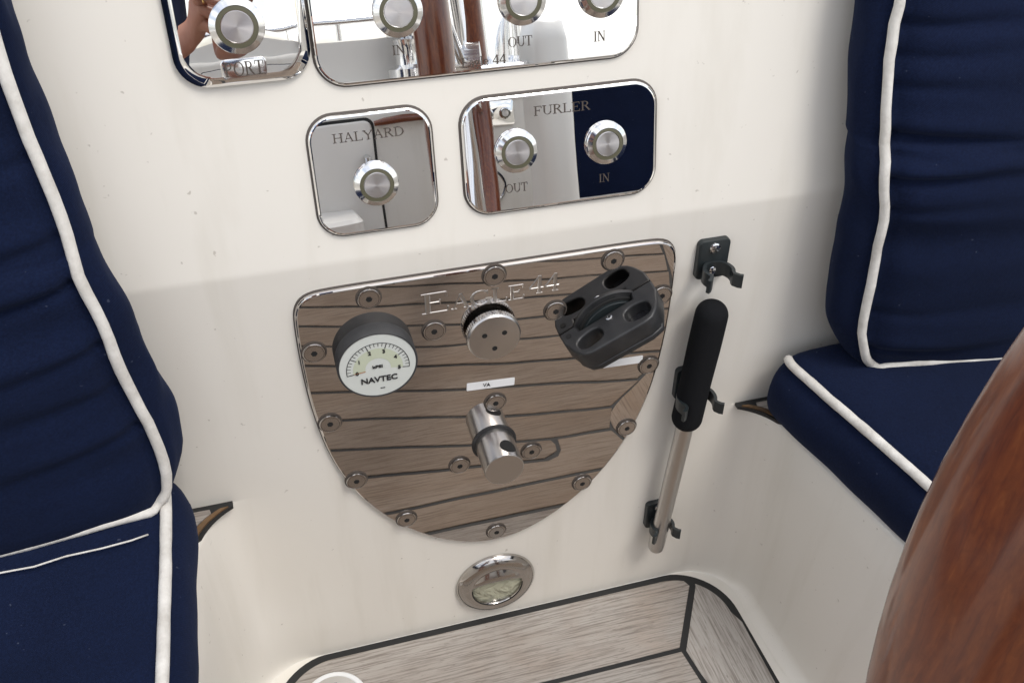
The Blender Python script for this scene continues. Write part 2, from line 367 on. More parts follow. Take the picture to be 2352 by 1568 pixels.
def roman(body, h, width, k=.0005, th=.0009, wide=1.0):
    """flat raised letters on local XY, centred, total width fixed"""
    adv = [GL[c][0] for c in body]; tot = sum(adv); sx = width/tot; mb = MB(); x = -width/2; q = 0
    for ch in body:
        a, st = GL[ch]
        for t in st:
            q += 1; z = k+(q % 7)*.00006
            if t[0] == 'bar':
                _, x0, y0, x1, y1, w = t
                p0 = Vector((x+x0*sx, (y0-.5)*h)); p1 = Vector((x+x1*sx, (y1-.5)*h)); d = (p1-p0); d = d/(d.length or 1); n = Vector((-d.y, d.x))*w*wide*(h*.5+sx*.5)/2
                pl = [p0-n, p1-n, p1+n, p0+n]
            else:
                _, cx, cy, rx, ry, a0, a1, wt, wk = t; N = 20; o = []; i_ = []
                for j in range(N+1):
                    an = R(a0+(a1-a0)*j/N); w = (wt+(wk-wt)*abs(math.cos(an)))*wide
                    o.append(Vector((x+(cx+(rx+w*.3)*math.cos(an))*sx, (cy-.5+(ry+wt*.3)*math.sin(an))*h)))
                    i_.append(Vector((x+(cx+(rx-w*.7)*math.cos(an))*sx, (cy-.5+(ry-wt*.7)*math.sin(an))*h)))
                b = len(mb.v); mb.v += [(p.x, p.y, z) for p in o]+[(p.x, p.y, z) for p in i_]
                for j in range(N): mb.f.append((b+j, b+j+1, b+N+2+j, b+N+1+j))
                continue
            mb.add([(p.x, p.y, z) for p in pl], [(0, 1, 2, 3)])
        x += a*sx
    return mb
FLOW = (R(90), 0, 0)           # local XY on the lower wall facet, local Z out of the wall
FUP = (R(79), 0, 0)            # same on the upper facet, which leans back 11 degrees
def on_low(x, z, d=0): return W(x, -d, z)
def on_up(x, v, d=0):
    a = R(11); return W(x, v*math.sin(a)-d*math.cos(a), v*math.cos(a)+d*math.sin(a))

# ---------------------------------------------------------------- the moulded cockpit
def arcpts(cx, cy, r, a0, a1, n): return [(cx+r*math.cos(R(a0+(a1-a0)*i/n)), cy+r*math.sin(R(a0+(a1-a0)*i/n))) for i in range(n+1)]
SEAT = -.364
# wall above seat level: straight lower facet, soft crease, upper facet leaning back
prof = [(0, SEAT), (0, -.2), (0, -.02)]
rc = .05; a11 = R(11)
for i in range(9):
    a = a11*i/8; prof.append((rc*(1-math.cos(a)), -rc*a11/2+rc*math.sin(a)))
prof += [(prof[-1][0]+t*math.sin(a11), prof[-1][1]+t*math.cos(a11)) for t in (.1, .25, .45, .62)]
e = prof[-1]; prof += [(e[0]+.05, e[1]+.05), (e[0]+.12, e[1]+.07), (e[0]+.5, e[1]+.07)]
xs = [-1.6+3.2*i/40 for i in range(41)]
mb = MB(); mb.grid([[(x, y, z) for x in xs] for y, z in prof])
wall = tag(mb.build('end_wall', 'gelcoat', None, 60, True), kind='structure')
# footwell liner
top = [(1.0, -2.6), (.99, -1.3), (.98, -1.0), (.96, -.75), (.88, -.58), (.64, -.45), (.48, -.33), (.462, -.22), (.447, -.13)]
top += arcpts(.342, -.1, .1, 0, 90, 12)[0:]
top += [(.2, 0), (0, 0), (-.2, 0)] + arcpts(-.33, -.1, .1, 90, 180, 12) + [(-.436, -.2), (-.445, -.33), (-.48, -.6), (-.55, -1.0), (-.6, -1.6), (-.6, -2.6)]
top = [(x, y*max(0, min(1, (abs(x)-.384)/.03)) if y > -.06 else y) for x, y in top]
bot = [(.98, -2.6), (.97, -1.3), (.96, -1.0), (.94, -.75), (.86, -.59), (.62, -.46), (.452, -.33), (.445, -.22), (.440, -.13)]
bot += arcpts(.336, -.104, .104, 0, 90, 12)
bot += [(.2, 0), (0, 0), (-.2, 0)] + arcpts(-.316, -.104, .104, 90, 180, 12) + [(-.42, -.2), (-.425, -.33), (-.46, -.6), (-.53, -1.0), (-.58, -1.6), (-.58, -2.6)]
N = len(top)
def innorm(pl, i):
    a = Vector(pl[max(i-1, 0)]); b = Vector(pl[min(i+1, N-1)]); t = (b-a).normalized(); return Vector((t.y*-1, t.x)) if False else Vector((-t.y, t.x))
rows = []
wgt = [0 if abs(bot[i][1]) < 1e-6 else min(1, -bot[i][1]/.1) for i in range(N)]
def lrow(t, z, inset, mode=0):
    r = []
    for i in range(N):
        p = Vector(top[i])*(1-t)+Vector(bot[i])*t; n = innorm(bot, i)
        r.append((p.x+n.x*inset*wgt[i], p.y+n.y*inset*wgt[i], z))
    return r
rows.append(lrow(0, SEAT, -.010)); rows.append(lrow(0, SEAT-.003, -.003)); rows.append(lrow(0, SEAT-.010, 0))
for k in range(1, 6): rows.append(lrow(k/5, SEAT-.010+(-.757+.022-SEAT+.010)*k/5, 0))
for k in range(1, 8):
    a = math.pi/2*k/7; rows.append(lrow(1, -.757+.022-.022*math.sin(a), .022*(1-math.cos(a))))
mb = MB(); mb.grid(rows)
# sole moulding under the teak
flo = rows[-1]
mb.add([(-2, -2.7, -.765), (2, -2.7, -.765), (2, .1, -.765), (-2, .1, -.765)], [(0, 1, 2, 3)])
liner = tag(mb.build('footwell_moulding', 'gelcoat', None, 50, True, fix=False), kind='structure')
mb = MB(); fl = [(x, y, -.7574) for x, y, z in flo]; mb.add(fl, [tuple(range(len(fl)))])
mb.build('floor_pan', 'gelcoat', liner, None, True)
# seat benches (flat tops either side)
def bench(side):
    mb = MB(); o = rows[0]
    idx = [i for i in range(N) if (o[i][0] > 0) == (side > 0) and abs(o[i][0]) > .33]
    pts = [o[i] for i in idx]
    mb.grid([pts, [(1.6*side, p[1], SEAT) for p in pts]])
    return tag(mb.build('bench_seat', 'gelcoat', None, 40, True, fix=True), kind='structure')
bench(1); bench(-1)

# ---------------------------------------------------------------- teak sole: planks between caulked seams
def ext(pl, x):
    if x <= pl[0][0]: a, b = pl[0], pl[1]
    elif x >= pl[-1][0]: a, b = pl[-2], pl[-1]
    else:
        for a, b in zip(pl, pl[1:]):
            if a[0] <= x <= b[0]: break
    t = (x-a[0])/(b[0]-a[0]); return a[1]+(b[1]-a[1])*t
L = [[(-.3, -.152), (.3, -.152)], [(-.3, -.222), (.3, -.222)], [(-.3, -.292), (.4, -.292)],
     [(-.27, -.413), (-.002, -.375), (.158, -.353), (.24, -.345)],
     [(-.27, -.50), (.061, -.431), (.229, -.404), (.40, -.396)],
     [(-.27, -.595), (.072, -.517), (.172, -.494), (.385, -.464), (.45, -.455)],
     [(-.27, -.690), (.086, -.605), (.21, -.582), (.475, -.535)],
     [(-.27, -.787), (.006, -.711), (.207, -.664), (.359, -.642), (.557, -.614)],
     [(-.27, -.868), (.019, -.778), (.102, -.764), (.347, -.733), (.62, -.69)],
     [(-.27, -.948), (.019, -.864), (.14, -.837), (.362, -.814), (.643, -.765)],
     [(-.27, -1.028), (-.028, -.960), (.06, -.945), (.398, -.890), (.7, -.845)],
     [(-.27, -1.10), (-.024, -1.046), (.225, -.992), (.489, -.955), (.713, -.922)],
     [(-.27, -1.18), (.319, -1.060), (.556, -1.027), (.74, -1.0)]]
for k in range(18): L.append([(-.27, -1.26-.08*k), (.319, -1.14-.08*k), (.74, -1.08-.08*k)])
MR = [(.283, -.152), (.290, -.22), (.306, -.285), (.352, -.318), (.378, -.340), (.366, -.374), (.357, -.400), (.359, -.425), (.370, -.448), (.388, -.468), (.410, -.487), (.438, -.507), (.482, -.541), (.58, -.62), (.655, -.765), (.70, -.876), (.72, -.95), (.74, -1.03), (.76, -1.3), (.79, -2.6)]
ML = [(-.330, -.152), (-.335, -.5), (-.38, -.9), (-.43, -1.5), (-.45, -2.6)]
def ex_y(pl, y):   # x on a margin line at given y
    q = [(-b, a) for a, b in pl]; return ext(q, -y)
def xr(line, mg):
    y = line[-1][1] if mg is MR else line[0][1]
    for _ in range(12): y = ext(line, ex_y(mg, y))
    return ex_y(mg, y)
sole = empty('teak_sole', W(0, 0, -.7540)); tag(sole, kind='structure')
CZ = .0042          # half seam
def plank(poly, mt, name='plank'):
    """poly in plan units, counter-clockwise; slightly eased top edges"""
    a = sum(poly[i-1][0]*poly[i][1]-poly[i][0]*poly[i-1][1] for i in range(len(poly)))
    if a < 0: poly = poly[::-1]
    j = rnd.uniform(-.0006, .0006)
    mb = MB(); mb.rings([[(x, y, -.010) for x, y in poly], [(x, y, -.0008+j) for x, y in poly], [(x, y, j) for x, y in offset(poly, .0012)]])
    return mb.build(name, mt, sole, 30)
def between(l0, l1, x0a, x0b, x1a, x1b, n=16):
    up_ = [(x0a+(x1a-x0a)*i/n, 0) for i in range(n+1)]; lo = [(x0b+(x1b-x0b)*i/n, 0) for i in range(n+1)]
    return [(x, ext(l1, x)+CZ) for x, _ in lo]+[(x, ext(l0, x)-CZ) for x, _ in reversed(up_)]
# outer edge of the teak inlay (inside the black border seam)
EDGE_R = [(.409, -2.6), (.409, -.30)]
def edge_r(y): return ex_y([(.407, -.09), (.405, -.33), (.50, -.40), (.66, -.5), (.82, -.59), (.89, -.76), (.91, -1.0), (.92, -1.3), (.93, -2.6)], y)
def edge_l(y): return ex_y([(-.386, -.09), (-.39, -.3), (-.43, -.6), (-.5, -1.0), (-.55, -1.6), (-.55, -2.6)], y)
B = .0140
# border plank along the wall with its rounded corners and the mitre on the right
cr = [(x, y) for x, y in arcpts(.302, -.105, .105-B, 0, 90, 14)]
mit_o = (.352, -.0225-B*.9); mit_i = (.283, -.152)
bp = [(p[0], p[1]) for p in cr if p[0] < mit_o[0]-.004]
bord = [(mit_o[0]-CZ*1.2, mit_o[1])]+bp+[(.2, -B), (0, -B), (-.2, -B)]+[(x, y) for x, y in arcpts(-.281, -.105, .105-B, 90, 168, 12)]
bord += [(-.377, -.12), (-.330, -.152+CZ), (mit_i[0]-CZ, -.152+CZ)]
plank(bord, 'teak_grey_x')
mar = [(mit_o[0]+CZ*1.2, mit_o[1]-.004)]+[p for p in reversed(cr) if p[0] > mit_o[0]+.004]
ys = [-.13, -.2, -.26, -.30]
mar += [(edge_r(y)-.004, y) for y in ys]+[(ex_y(MR, y)+CZ, y) for y in reversed(ys) if y < -.16]+[(mit_i[0]+CZ, -.156)]
plank(mar, 'teak_grey_y')
ys = [-.307, -.318, -.329, -.340, -.357, -.374, -.387, -.400, -.412, -.425, -.436, -.448, -.458, -.468, -.487, -.507, -.541, -.58, -.62, -.7]
plank([(edge_r(y)-.004, y) for y in ys]+[(ex_y(MR, y)+CZ, y) for y in reversed(ys)], 'teak_brown_y')
ys = [-.708, -.8, -.9, -1.05, -1.3, -1.8, -2.55]
plank([(edge_r(y)-.004, y) for y in ys]+[(ex_y(MR, y)+CZ, y) for y in reversed(ys)], 'teak_brown_y')
ys = [-.125, -.3, -.6, -.9, -1.2]
plank([(edge_l(y)+.004, y) for y in ys]+[(ex_y(ML, y)-CZ, y) for y in reversed(ys)], 'teak_brown_y')
ys = [-1.207, -1.5, -1.9, -2.55]
plank([(edge_l(y)+.004, y) for y in ys]+[(ex_y(ML, y)-CZ, y) for y in reversed(ys)], 'teak_brown_y')
for k in range(len(L)-1):
    l0, l1 = L[k], L[k+1]; xa, xb = xr(l0, ML)+CZ, xr(l1, ML)+CZ; ra, rb = xr(l0, MR)-CZ, xr(l1, MR)-CZ
    mt = 'teak_grey_x' if k == 0 else 'teak_brown_x'
    if k == 2:     # runs past the end of the next seam and joggles round its nib
        l4 = L[4]; lo = [(xb+(.200-xb)*i/12, 0) for i in range(13)]
        nib = [(.222, -.352), (.233, -.368), (.236, -.40)]
        poly = [(x, ext(l1, x)+CZ) for x, _ in lo]+[(p[0]+.001, p[1]) for p in nib]+[(x, ext(l4, x)+CZ) for x in (.26, .30, xr(l4, MR)-CZ)]
        yy = [-.39, -.374, -.357, -.340, -.329, -.318, -.305]
        poly += [(ex_y(MR, y)-CZ, y) for y in yy]+[(ra, ext(l0, ra)-CZ)]+[(x, ext(l0, x)-CZ) for x in (.2, .1, 0, -.1, -.2, xa)]
        plank(poly, mt)
    elif k == 3:
        poly = [(xb+(.222-xb)*i/12, ext(l1, xb+(.222-xb)*i/12)+CZ) for i in range(13)]+[(.2275, -.385), (.225, -.368), (.213, -.361), (.195, ext(l0, .195)-CZ)]
        poly += [(x, ext(l0, x)-CZ) for x in (.1, 0, -.1, -.2, xa)]
        plank(poly, mt)
    else: plank(between(l0, l1, xa, xb, ra, rb), mt)
# caulk bed fills all seams, a touch below the planks
mb = MB(); ob = [(x, y) for x, y in arcpts(.302, -.105, .105, 0, 90, 14)]+[(.2, -.0015), (0, -.0015), (-.2, -.0015)]+arcpts(-.281, -.105, .105, 90, 180, 14)
ob = [(x, min(y, -.0015)) for x, y in ob]
ob += [(edge_l(y)-.004, y) for y in (-.3, -.6, -1.0, -1.6, -2.55)]+[(edge_r(y)+.005, y) for y in (-2.55, -1.3, -1.0, -.76, -.59, -.5, -.40, -.33)]
mb.rings([[(x, y, -.009) for x, y in ob], [(x, y, -.0022) for x, y in ob]])
mb.build('caulking', 'caulk', sole, 30)
# chrome deck fitting let into the border plank
dk = empty('deck_filler', W(-.289, -.093, -.7535), (0, 0, 0), 'round white-rimmed deck filler cap set in the grey teak sole', 'deck cap')
MB().lathe([(.052, 0), (.052, .0022), (.050, .0040), (.044, .0042), (.043, .0034), (.0, .0034)], 48).build('rim', 'sticker', dk)
MB().lathe([(.0425, .0034), (.042, .0052), (.030, .0056), (.029, .0048), (0, .0048)], 48).build('lid', 'bright_steel', dk)

# ---------------------------------------------------------------- seat teak corners showing beside the cushions
def seat_teak(side, label):
    s_ = side
    if s_ > 0: arcp = arcpts(.342, -.1, .1, 62, 8, 10)
    else: arcp = [(x, y) for x, y in arcpts(-.33, -.1, .1, 118, 172, 10)]
    o = empty('seat_teak_inlay', W(0, 0, SEAT), label=label, cat='teak inlay', group='teak seat inlays')
    tip = (arcp[0][0], -.002); out_ = .62*s_
    arcp = [p for p in arcp if p[1] > -.062]
    outer = [tip]+arcp+[(arcp[-1][0]+.03*s_, -.08), (arcp[-1][0]+.06*s_, -.3), (out_, -.3), (out_, -.002)]
    if s_ < 0: outer = outer[::-1]
    if sum(outer[i-1][0]*outer[i][1]-outer[i][0]*outer[i-1][1] for i in range(len(outer))) < 0: outer = outer[::-1]
    MB().rings([[(x, y, -.002) for x, y in outer], [(x, y, .003) for x, y in outer]]).build('caulking', 'caulk', o, 30)
    e1 = [(x+(.006*s_), y-.001) for x, y in arcp]; e2 = [(x+.017*s_, y-.002) for x, y in arcp]
    ed = e1+e2[::-1]
    if sum(ed[i-1][0]*ed[i][1]-ed[i][0]*ed[i-1][1] for i in range(len(ed))) < 0: ed = ed[::-1]
    MB().rings([[(x, y, 0) for x, y in ed], [(x, y, .0055) for x, y in ed]]).build('edging', 'varnish_edge', o, 30)
    e3 = [(x+.021*s_, y-.003) for x, y in arcp]
    e3 = [p for p in e3 if p[1] < -.015]
    pl = [(e3[0][0]+.002*s_, -.012)]+e3+[(arcp[-1][0]+.06*s_, -.085), (arcp[-1][0]+.08*s_, -.28), (out_-.01*s_, -.28), (out_-.01*s_, -.012)]
    if sum(pl[i-1][0]*pl[i][1]-pl[i][0]*pl[i-1][1] for i in range(len(pl))) < 0: pl = pl[::-1]
    MB().rings([[(x, y, 0) for x, y in pl], [(x, y, .005) for x, y in pl]]).build('plank', 'teak_grey_x', o, 30)
seat_teak(1, 'teak seat corner beside the pump handle wall, under the cushion')
seat_teak(-1, 'teak seat corner across the footwell from the pump handle')

# ---------------------------------------------------------------- cushions
def axis_pts(n, r):
    o = [-1+r*t for t in (0, .12, .3, .55, .8)]
    return o+[(-1+r)+(2-2*r)*i/n for i in range(n+1)]+[-x for x in reversed(o)]
def box_cushion(dims, r, n, warp):
    """rounded box in local half-dims, warped point by point"""
    A = [axis_pts(n[i], r/dims[i]) for i in range(3)]; vs = []; fs = []; key = {}
    def vid(p):
        k = tuple(round(c, 6) for c in p)
        if k not in key: key[k] = len(vs); vs.append(p)
        return key[k]
    for ax in range(3):
        u, w = (ax+1) % 3, (ax+2) % 3
        for sgn in (-1, 1):
            for i in range(len(A[u])-1):
                for j in range(len(A[w])-1):
                    q = []
                    for a, b in ((i, j), (i+1, j), (i+1, j+1), (i, j+1)):
                        p = [0, 0, 0]; p[ax] = sgn; p[u] = A[u][a]; p[w] = A[w][b]; q.append(vid(tuple(p)))
                    fs.append(tuple(q if sgn > 0 else reversed(q)))
    o = []
    for p in vs:
        d = Vector([p[i]*dims[i] for i in range(3)]); inn = Vector([max(-dims[i]+r, min(dims[i]-r, d[i])) for i in range(3)])
        dd = d-inn; q = inn+dd.normalized()*r if dd.length > 1e-9 else d
        o.append(warp(q, p))
    mb = MB(); mb.v = [tuple(x) for x in o]; mb.f = fs; return mb
def nz3(x, y, z): return noise.noise(Vector((x, y, z)))
def piping_loop(hw, hh, rc, n=10, step=.02):
    o = []
    for i, (sx, sy) in enumerate(((1, 1), (-1, 1), (-1, -1), (1, -1))):
        for k in range(n+1):
            a = math.pi/2*(i+k/n); o.append((sx*(hw-rc)+rc*math.cos(a), sy*(hh-rc)+rc*math.sin(a)))
    r = []
    for a, b in zip(o, o[1:]+o[:1]):
        m_ = max(1, int(math.hypot(b[0]-a[0], b[1]-a[1])/step))
        r += [(a[0]+(b[0]-a[0])*t/m_, a[1]+(b[1]-a[1])*t/m_) for t in range(m_)]
    return r
CRR = [(.24, .008, .02, .22), (.208, .006, 0, .16), (.168, .006, .0, .14), (.112, .014, -.12, .40), (.086, .005, -.05, .10), (.053, .013, .03, .40), (.016, .006, 0, .15), (-.145, .005, 0, .20), (-.213, .008, .03, .3), (.30, .008, 0, .25)]
CRL = [(.20, .006, -.05, .25), (.12, .007, -.10, .3), (.072, .012, -.13, .40), (-.005, .008, -.12, .35), (-.06, .004, -.1, .2), (-.12, .008, -.12, .35), (.27, .006, 0, .2)]
def back_cushion(side, label, edge):
    """upright cushion standing on the seat and leaning on the wall; edge(z) = its inboard x"""
    hx, hz, hy = .34, .375, .052; zc = -.25+hz-.004
    def warp(q, p):
        a, b, c = q.x/hx, q.z/hz, q.y/hy          # c=+1 front (towards camera)
        z = zc+q.z; x = edge(z)+side*(hx+q.x*side*1.0) if False else edge(z)+side*(hx+q.x)
        yw = max(0, z)*math.tan(a11)+.0
        if z < .1: yw = max(0, (z+.02))**2*.9 if z > -.02 else 0
        y = yw-.004-hy-q.y*1.0
        # puff of the front face and a swell of the boxing
        fr = max(0, c); y -= fr*.030*(1-a*a)*(1-b**4)
        if a < 0: x -= side*((.026 if side > 0 else .016)+.014*max(0, min(1, (.10-z)/.12)))*max(0, -a)**6*(1-c*c)*(1-b**6)
        # pulled wrinkles that run away from the piping, mostly horizontal
        d = (a+1)*hx
        for z0, dep, sl, ln in (CRR if side > 0 else CRL):
            zz = z-(z0+sl*d+.006*nz3(d*9, z0*40, 2)); wd_ = .0055+.012*min(1, d/.3)
            y += fr*fr*dep*.75*(math.exp(-(zz/wd_)**2)-.45*math.exp(-((zz-.016)/(wd_*1.6))**2))*min(1, d/.012)*math.exp(-(d/ln)**2)
        wr = (max(0, nz3(z*15+5*side, d*1.6, 3.1+side))**1.3*2.2-.1)*math.exp(-d/.30)+.35*nz3(z*21, d*2.5, 7.7*side)*math.exp(-d/.18)
        y += fr*fr*wr*.013*min(1, d/.03)+fr*.007*math.exp(-((d-.014)/.006)**2)
        if a < -.8: x += side*.006*nz3(z*16, q.y*26, 2+side)*(1-c*c)
        y -= .014*max(0, -b)**3*fr
        y += fr*(.020*math.exp(-d/.05)-.034*(1-math.exp(-d/.16))*max(0, -b)**2)
        return (x, y, z)
    root = empty('back_cushion', W(edge(-.25)+side*hx, -.05, -.25), label=label, cat='cushion', group='navy back cushions')
    inv = W(edge(-.25)+side*hx, -.05, -.25)
    mb = box_cushion((hx, hy, hz), .022, (50, 8, 170), lambda q, p: warp(Vector((q.x, q.y, q.z)), p))
    me = mb.mesh('cover', 170, True)
    for v_ in me.vertices: v_.co -= inv
    link('cover', me, 'navy_canvas', root)
    pp = []
    for u_, w_ in piping_loop(hx-.004, hz-.004, .03):
        w_ = max(w_, -hz+.004+.014*min(1, (u_+hx)/.08))
        q = warp(Vector((u_, hy-.006, w_)), None); pp.append((q[0]-side*.001*0, q[1]-.003+.0015*nz3(u_*30, w_*30, 1), q[2]))
    mb = MB(); mb.tube(pp, [.0064+.0005*nz3(i*.3, side, 0) for i in range(len(pp))], 10, closed=True)
    me = mb.mesh('piping', 170, True)
    for v_ in me.vertices: v_.co -= inv
    link('piping', me, 'piping_white', root); return root
def ip(pts, t):
    if t <= pts[0][0]: return pts[0][1]
    for a, b in zip(pts, pts[1:]):
        if t <= b[0]:
            k = (t-a[0])/(b[0]-a[0]); k = k*k*(3-2*k); return a[1]+(b[1]-a[1])*k
    return pts[-1][1]
ER = [(-.25, .528), (-.17, .510), (-.02, .505), (.08, .487), (.2, .478), (.3, .482), (.5, .49)]
EL = [(-.25, -.438), (-.19, -.432), (0, -.452), (.1, -.462), (.3, -.478), (.5, -.485)]
back_cushion(1, 'navy back cushion with white piping beside the black pump handle', lambda z: ip(ER, z))
bl = back_cushion(-1, 'navy back cushion with white piping leaning across from the pump handle', lambda z: ip(EL, z))
mb = MB(); mb.tube([(-.462, -.148, -.242), (-.4798, -.158, -.236), (-.5113, -.164, -.233), (-.5498, -.166, -.232), (-.5825, -.173, -.231), (-.6246, -.172, -.231), (-.70, -.180, -.231)], .0011, 8)
me = mb.mesh('lower_piping', 170, True)
for v_ in me.vertices: v_.co -= bl.location
link('lower_piping', me, 'piping_white', bl)
def seat_cushion(side, label, x0, ylen=.85):
    hx, hy, hz = .36, ylen/2, .054; yc = -.016-hy; zc = SEAT+hz+.006
    org = W(x0(-.1)+side*hx, yc, SEAT+.005)
    def warp(q, p):
        a, b, c = q.x/hx, q.y/hy, q.z/hz; y = yc+q.y
        x = x0(y)+side*(hx+q.x); z = zc+q.z
        if a < 0: x -= side*.022*max(0, -a)**8*(1-c*c)
        z += max(0, c)*(.014*(1-a**4)*(1-b**6)+.0035*nz3(x*7, y*7, 1))
        d = (a+1)*hx
        if a < -.9: x += side*.004*nz3(y*14, z*18, 4)*(1-c*c)
        if a < 0 and side > 0: z -= .016*max(0, -a)**10*(1 if c < 0 else .55)
        # rounded plan corner near the wall
        if b > .80 and a < -.8: k = (b-.80)/.2; x += side*.022*k*k*k
        return (x, y, z)
    root = empty('seat_cushion', org, label=label, cat='cushion', group='navy seat cushions')
    mb = box_cushion((hx, hy, hz), .026, (34, 50, 8), warp); me = mb.mesh('cover', 170, True)
    for v_ in me.vertices: v_.co -= org
    link('cover', me, 'navy_canvas', root)
    pp = []
    for w_ in [-hy+.01+(2*hy-.028)*i/90 for i in range(91)]:
        u_ = -hx+.006
        q = warp(Vector((u_, w_, hz-.005)), None); pp.append((q[0], q[1], q[2]+.003+.001*nz3(u_*25, w_*25, 3)))
    mb = MB(); mb.tube(pp, [.0070+.0005*nz3(i*.3, side, 9) for i in range(len(pp))], 10); me = mb.mesh('piping', 170, True)
    for v_ in me.vertices: v_.co -= org
    link('piping', me, 'piping_white', root); return root
seat_cushion(1, 'navy seat cushion with white piping behind the wooden wheel rim', lambda y: .428+max(0, -y-.0)*.19, .5)
ls = seat_cushion(-1, 'navy seat cushion with white piping and a loose white thread', lambda y: -.441-max(0, -y-.2)*.03)
# ---------------------------------------------------------------- push-button plates on the upper facet
def button(parent, x, y, z, r=.0262):
    b = empty('push_button', (x*S, y*S, z*S)); b.parent = parent
    MB().lathe([(r*.98, 0), (r, .0012), (r, .0040), (r*.965, .0064), (r*.80, .0084), (r*.765, .0088), (r*.755, .0080)], 56).build('bezel', 'bright_steel', b, 20)
    MB().lathe([(r*.757, .0068), (r*.755, .0080), (r*.60, .0084), (r*.58, .0078), (r*.58, .0068)], 56, closed=True).build('light_ring', 'light_ring', b, 28)
    MB().lathe([(r*.575, .0062), (r*.572, .0086), (r*.555, .0091), (r*.3, .0092), (0, .00925)], 56).build('cap', 'turned_steel', b, 15)
    return b
def plate(name, label, cx, cv, w, h, r, th, bev, mt='mirror_plate', group=None):
    o = empty(name, on_up(cx, cv), FUP, label, 'switch plate', group)
    MB().rings(plate_rings(rrect(w+.0044, h+.0044, r+.002, 10), -.001, .0013, .0008, 2)).build('grime_shade_line', 'grime_shade_line', o, 30)  # thin dark rim that paints grime and shade round the plate edge
    MB().rings(plate_rings(rrect(w, h, r, 10), -.001, th, bev, 4)).build('plate', mt, o, 8)
    return o
TH = .0062
hp = plate('switch_plate', 'square polished steel switch plate lettered HALYARD with one button', -.1365, .1055, .142, .143, .030, TH, .0035, group='polished steel switch plates')
button(hp, 0, -.012, TH)
t_ = roman('HALYARD', .0105, .083, .0004).build('lettering', 'engraving', hp, None, loc=(-.002*S, .0455*S, TH*S))
fp = plate('switch_plate', 'wide polished steel switch plate lettered FURLER with two buttons', .0925, .1065, .246, .142, .032, TH, .0035, group='polished steel switch plates')
button(fp, -.0585, .0045, TH); button(fp, .0555, .001, TH)
roman('FURLER', .0110, .071, .0004).build('lettering', 'engraving', fp, None, loc=(.001*S, .049*S, TH*S))
roman('OUT', .0108, .0285, .0004).build('lettering', 'engraving', fp, None, loc=(-.0595*S, -.0412*S, TH*S))
roman('IN', .0105, .0145, .0004).build('lettering', 'engraving', fp, None, loc=(.0540*S, -.0435*S, TH*S))
tp = plate('switch_plate', 'long polished steel switch plate lettered Eagle 44 with OUT and IN', .0015, .279, .377, .143, .034, TH, .0035, group='polished steel switch plates')
for bx in (-.0935, .0475, .1415): button(tp, bx, .003, TH, .0275)
roman('IN', .0102, .0148, .0004).build('lettering', 'engraving', tp, None, loc=(-.0960*S, -.038*S, TH*S))
roman('OUT', .0112, .029, .0004).build('lettering', 'engraving', tp, None, loc=(.0440*S, -.0418*S, TH*S))
roman('IN', .0115, .0150, .0004).build('lettering', 'engraving', tp, None, loc=(.1400*S, -.0450*S, TH*S))
roman('Eagle 44', .0112, .053, .0004).build('lettering', 'engraving', tp, None, loc=(0, -.0595*S, TH*S))
# the PORT plate: thicker, softly pillowed, with an embossed word strip
pp_ = empty('switch_plate', on_up(-.2615, .293), FUP, 'pillowed polished steel switch plate embossed PORT with one button', 'switch plate', 'polished steel switch plates')
ou = rrect(.143, .143, .034, 10); rs = [[(x, y, -.001) for x, y in ou], [(x, y, .006) for x, y in ou]]
for k in range(1, 9):
    t = k/8; rs.append([(x*(1-.17*t**1.0), y*(1-.17*t), .006+.0075*math.sin(t*math.pi/2)) for x, y in ou])
for k in range(1, 5):
    t = k/4; rs.append([(x*.83*(1-.999*t), y*.83*(1-.999*t), .0135+.0010*(1-(1-t)**2)) for x, y in ou])
MB().rings(rs, True, True).build('plate', 'mirror_plate', pp_, 9)
button(pp_, -.001, -.010, .0136, .0285)
mb = MB(); mb.rings(plate_rings(rrect(.048, .0215, .006, 5), 0, .0022, .0012, 2)); strip = mb.build('word_strip', 'bright_steel', pp_, 40, loc=(-.0010*S, -.0535*S, .0125*S)); strip.rotation_euler = (R(4), 0, 0)
wd_ = roman('PORT', .0150, .042, .0026, wide=1.0).build('lettering', 'engraving', strip, None)

# ---------------------------------------------------------------- the big polished instrument panel on the lower facet
pan = empty('control_panel', on_low(0, -.30), FLOW, 'shield shaped polished steel panel engraved EAGLE 44 with gauge and valves', 'instrument panel')
half = [(0, -.0345), (.10, -.0345), (.205, -.0345), (.238, -.0375), (.2525, -.055), (.2545, -.085), (.2545, -.13), (.2525, -.19), (.247, -.245), (.238, -.30), (.2235, -.35), (.203, -.398), (.176, -.443), (.143, -.483), (.105, -.516), (.065, -.540), (.03, -.5525), (0, -.5555)]
out_p = half+[(-x, z) for x, z in reversed(half[1:-1])]
out_p = smoothpoly([(x, z+.30) for x, z in out_p], 2)
if sum(out_p[i-1][0]*out_p[i][1]-out_p[i][0]*out_p[i-1][1] for i in range(len(out_p))) < 0: out_p = out_p[::-1]
PT = .0075
MB().rings(plate_rings(offset(out_p, -.0016), -.001, .0012, .0008, 2)).build('grime_shade_line', 'grime_shade_line', pan, 30)  # painted grime and shade outline, here round the panel
MB().rings(plate_rings(out_p, -.001, PT, .0035, 4)).build('plate', 'mirror_steel', pan, 8)
def loc_p(x, z, d=PT): return (x*S, (z+.30)*S, d*S)
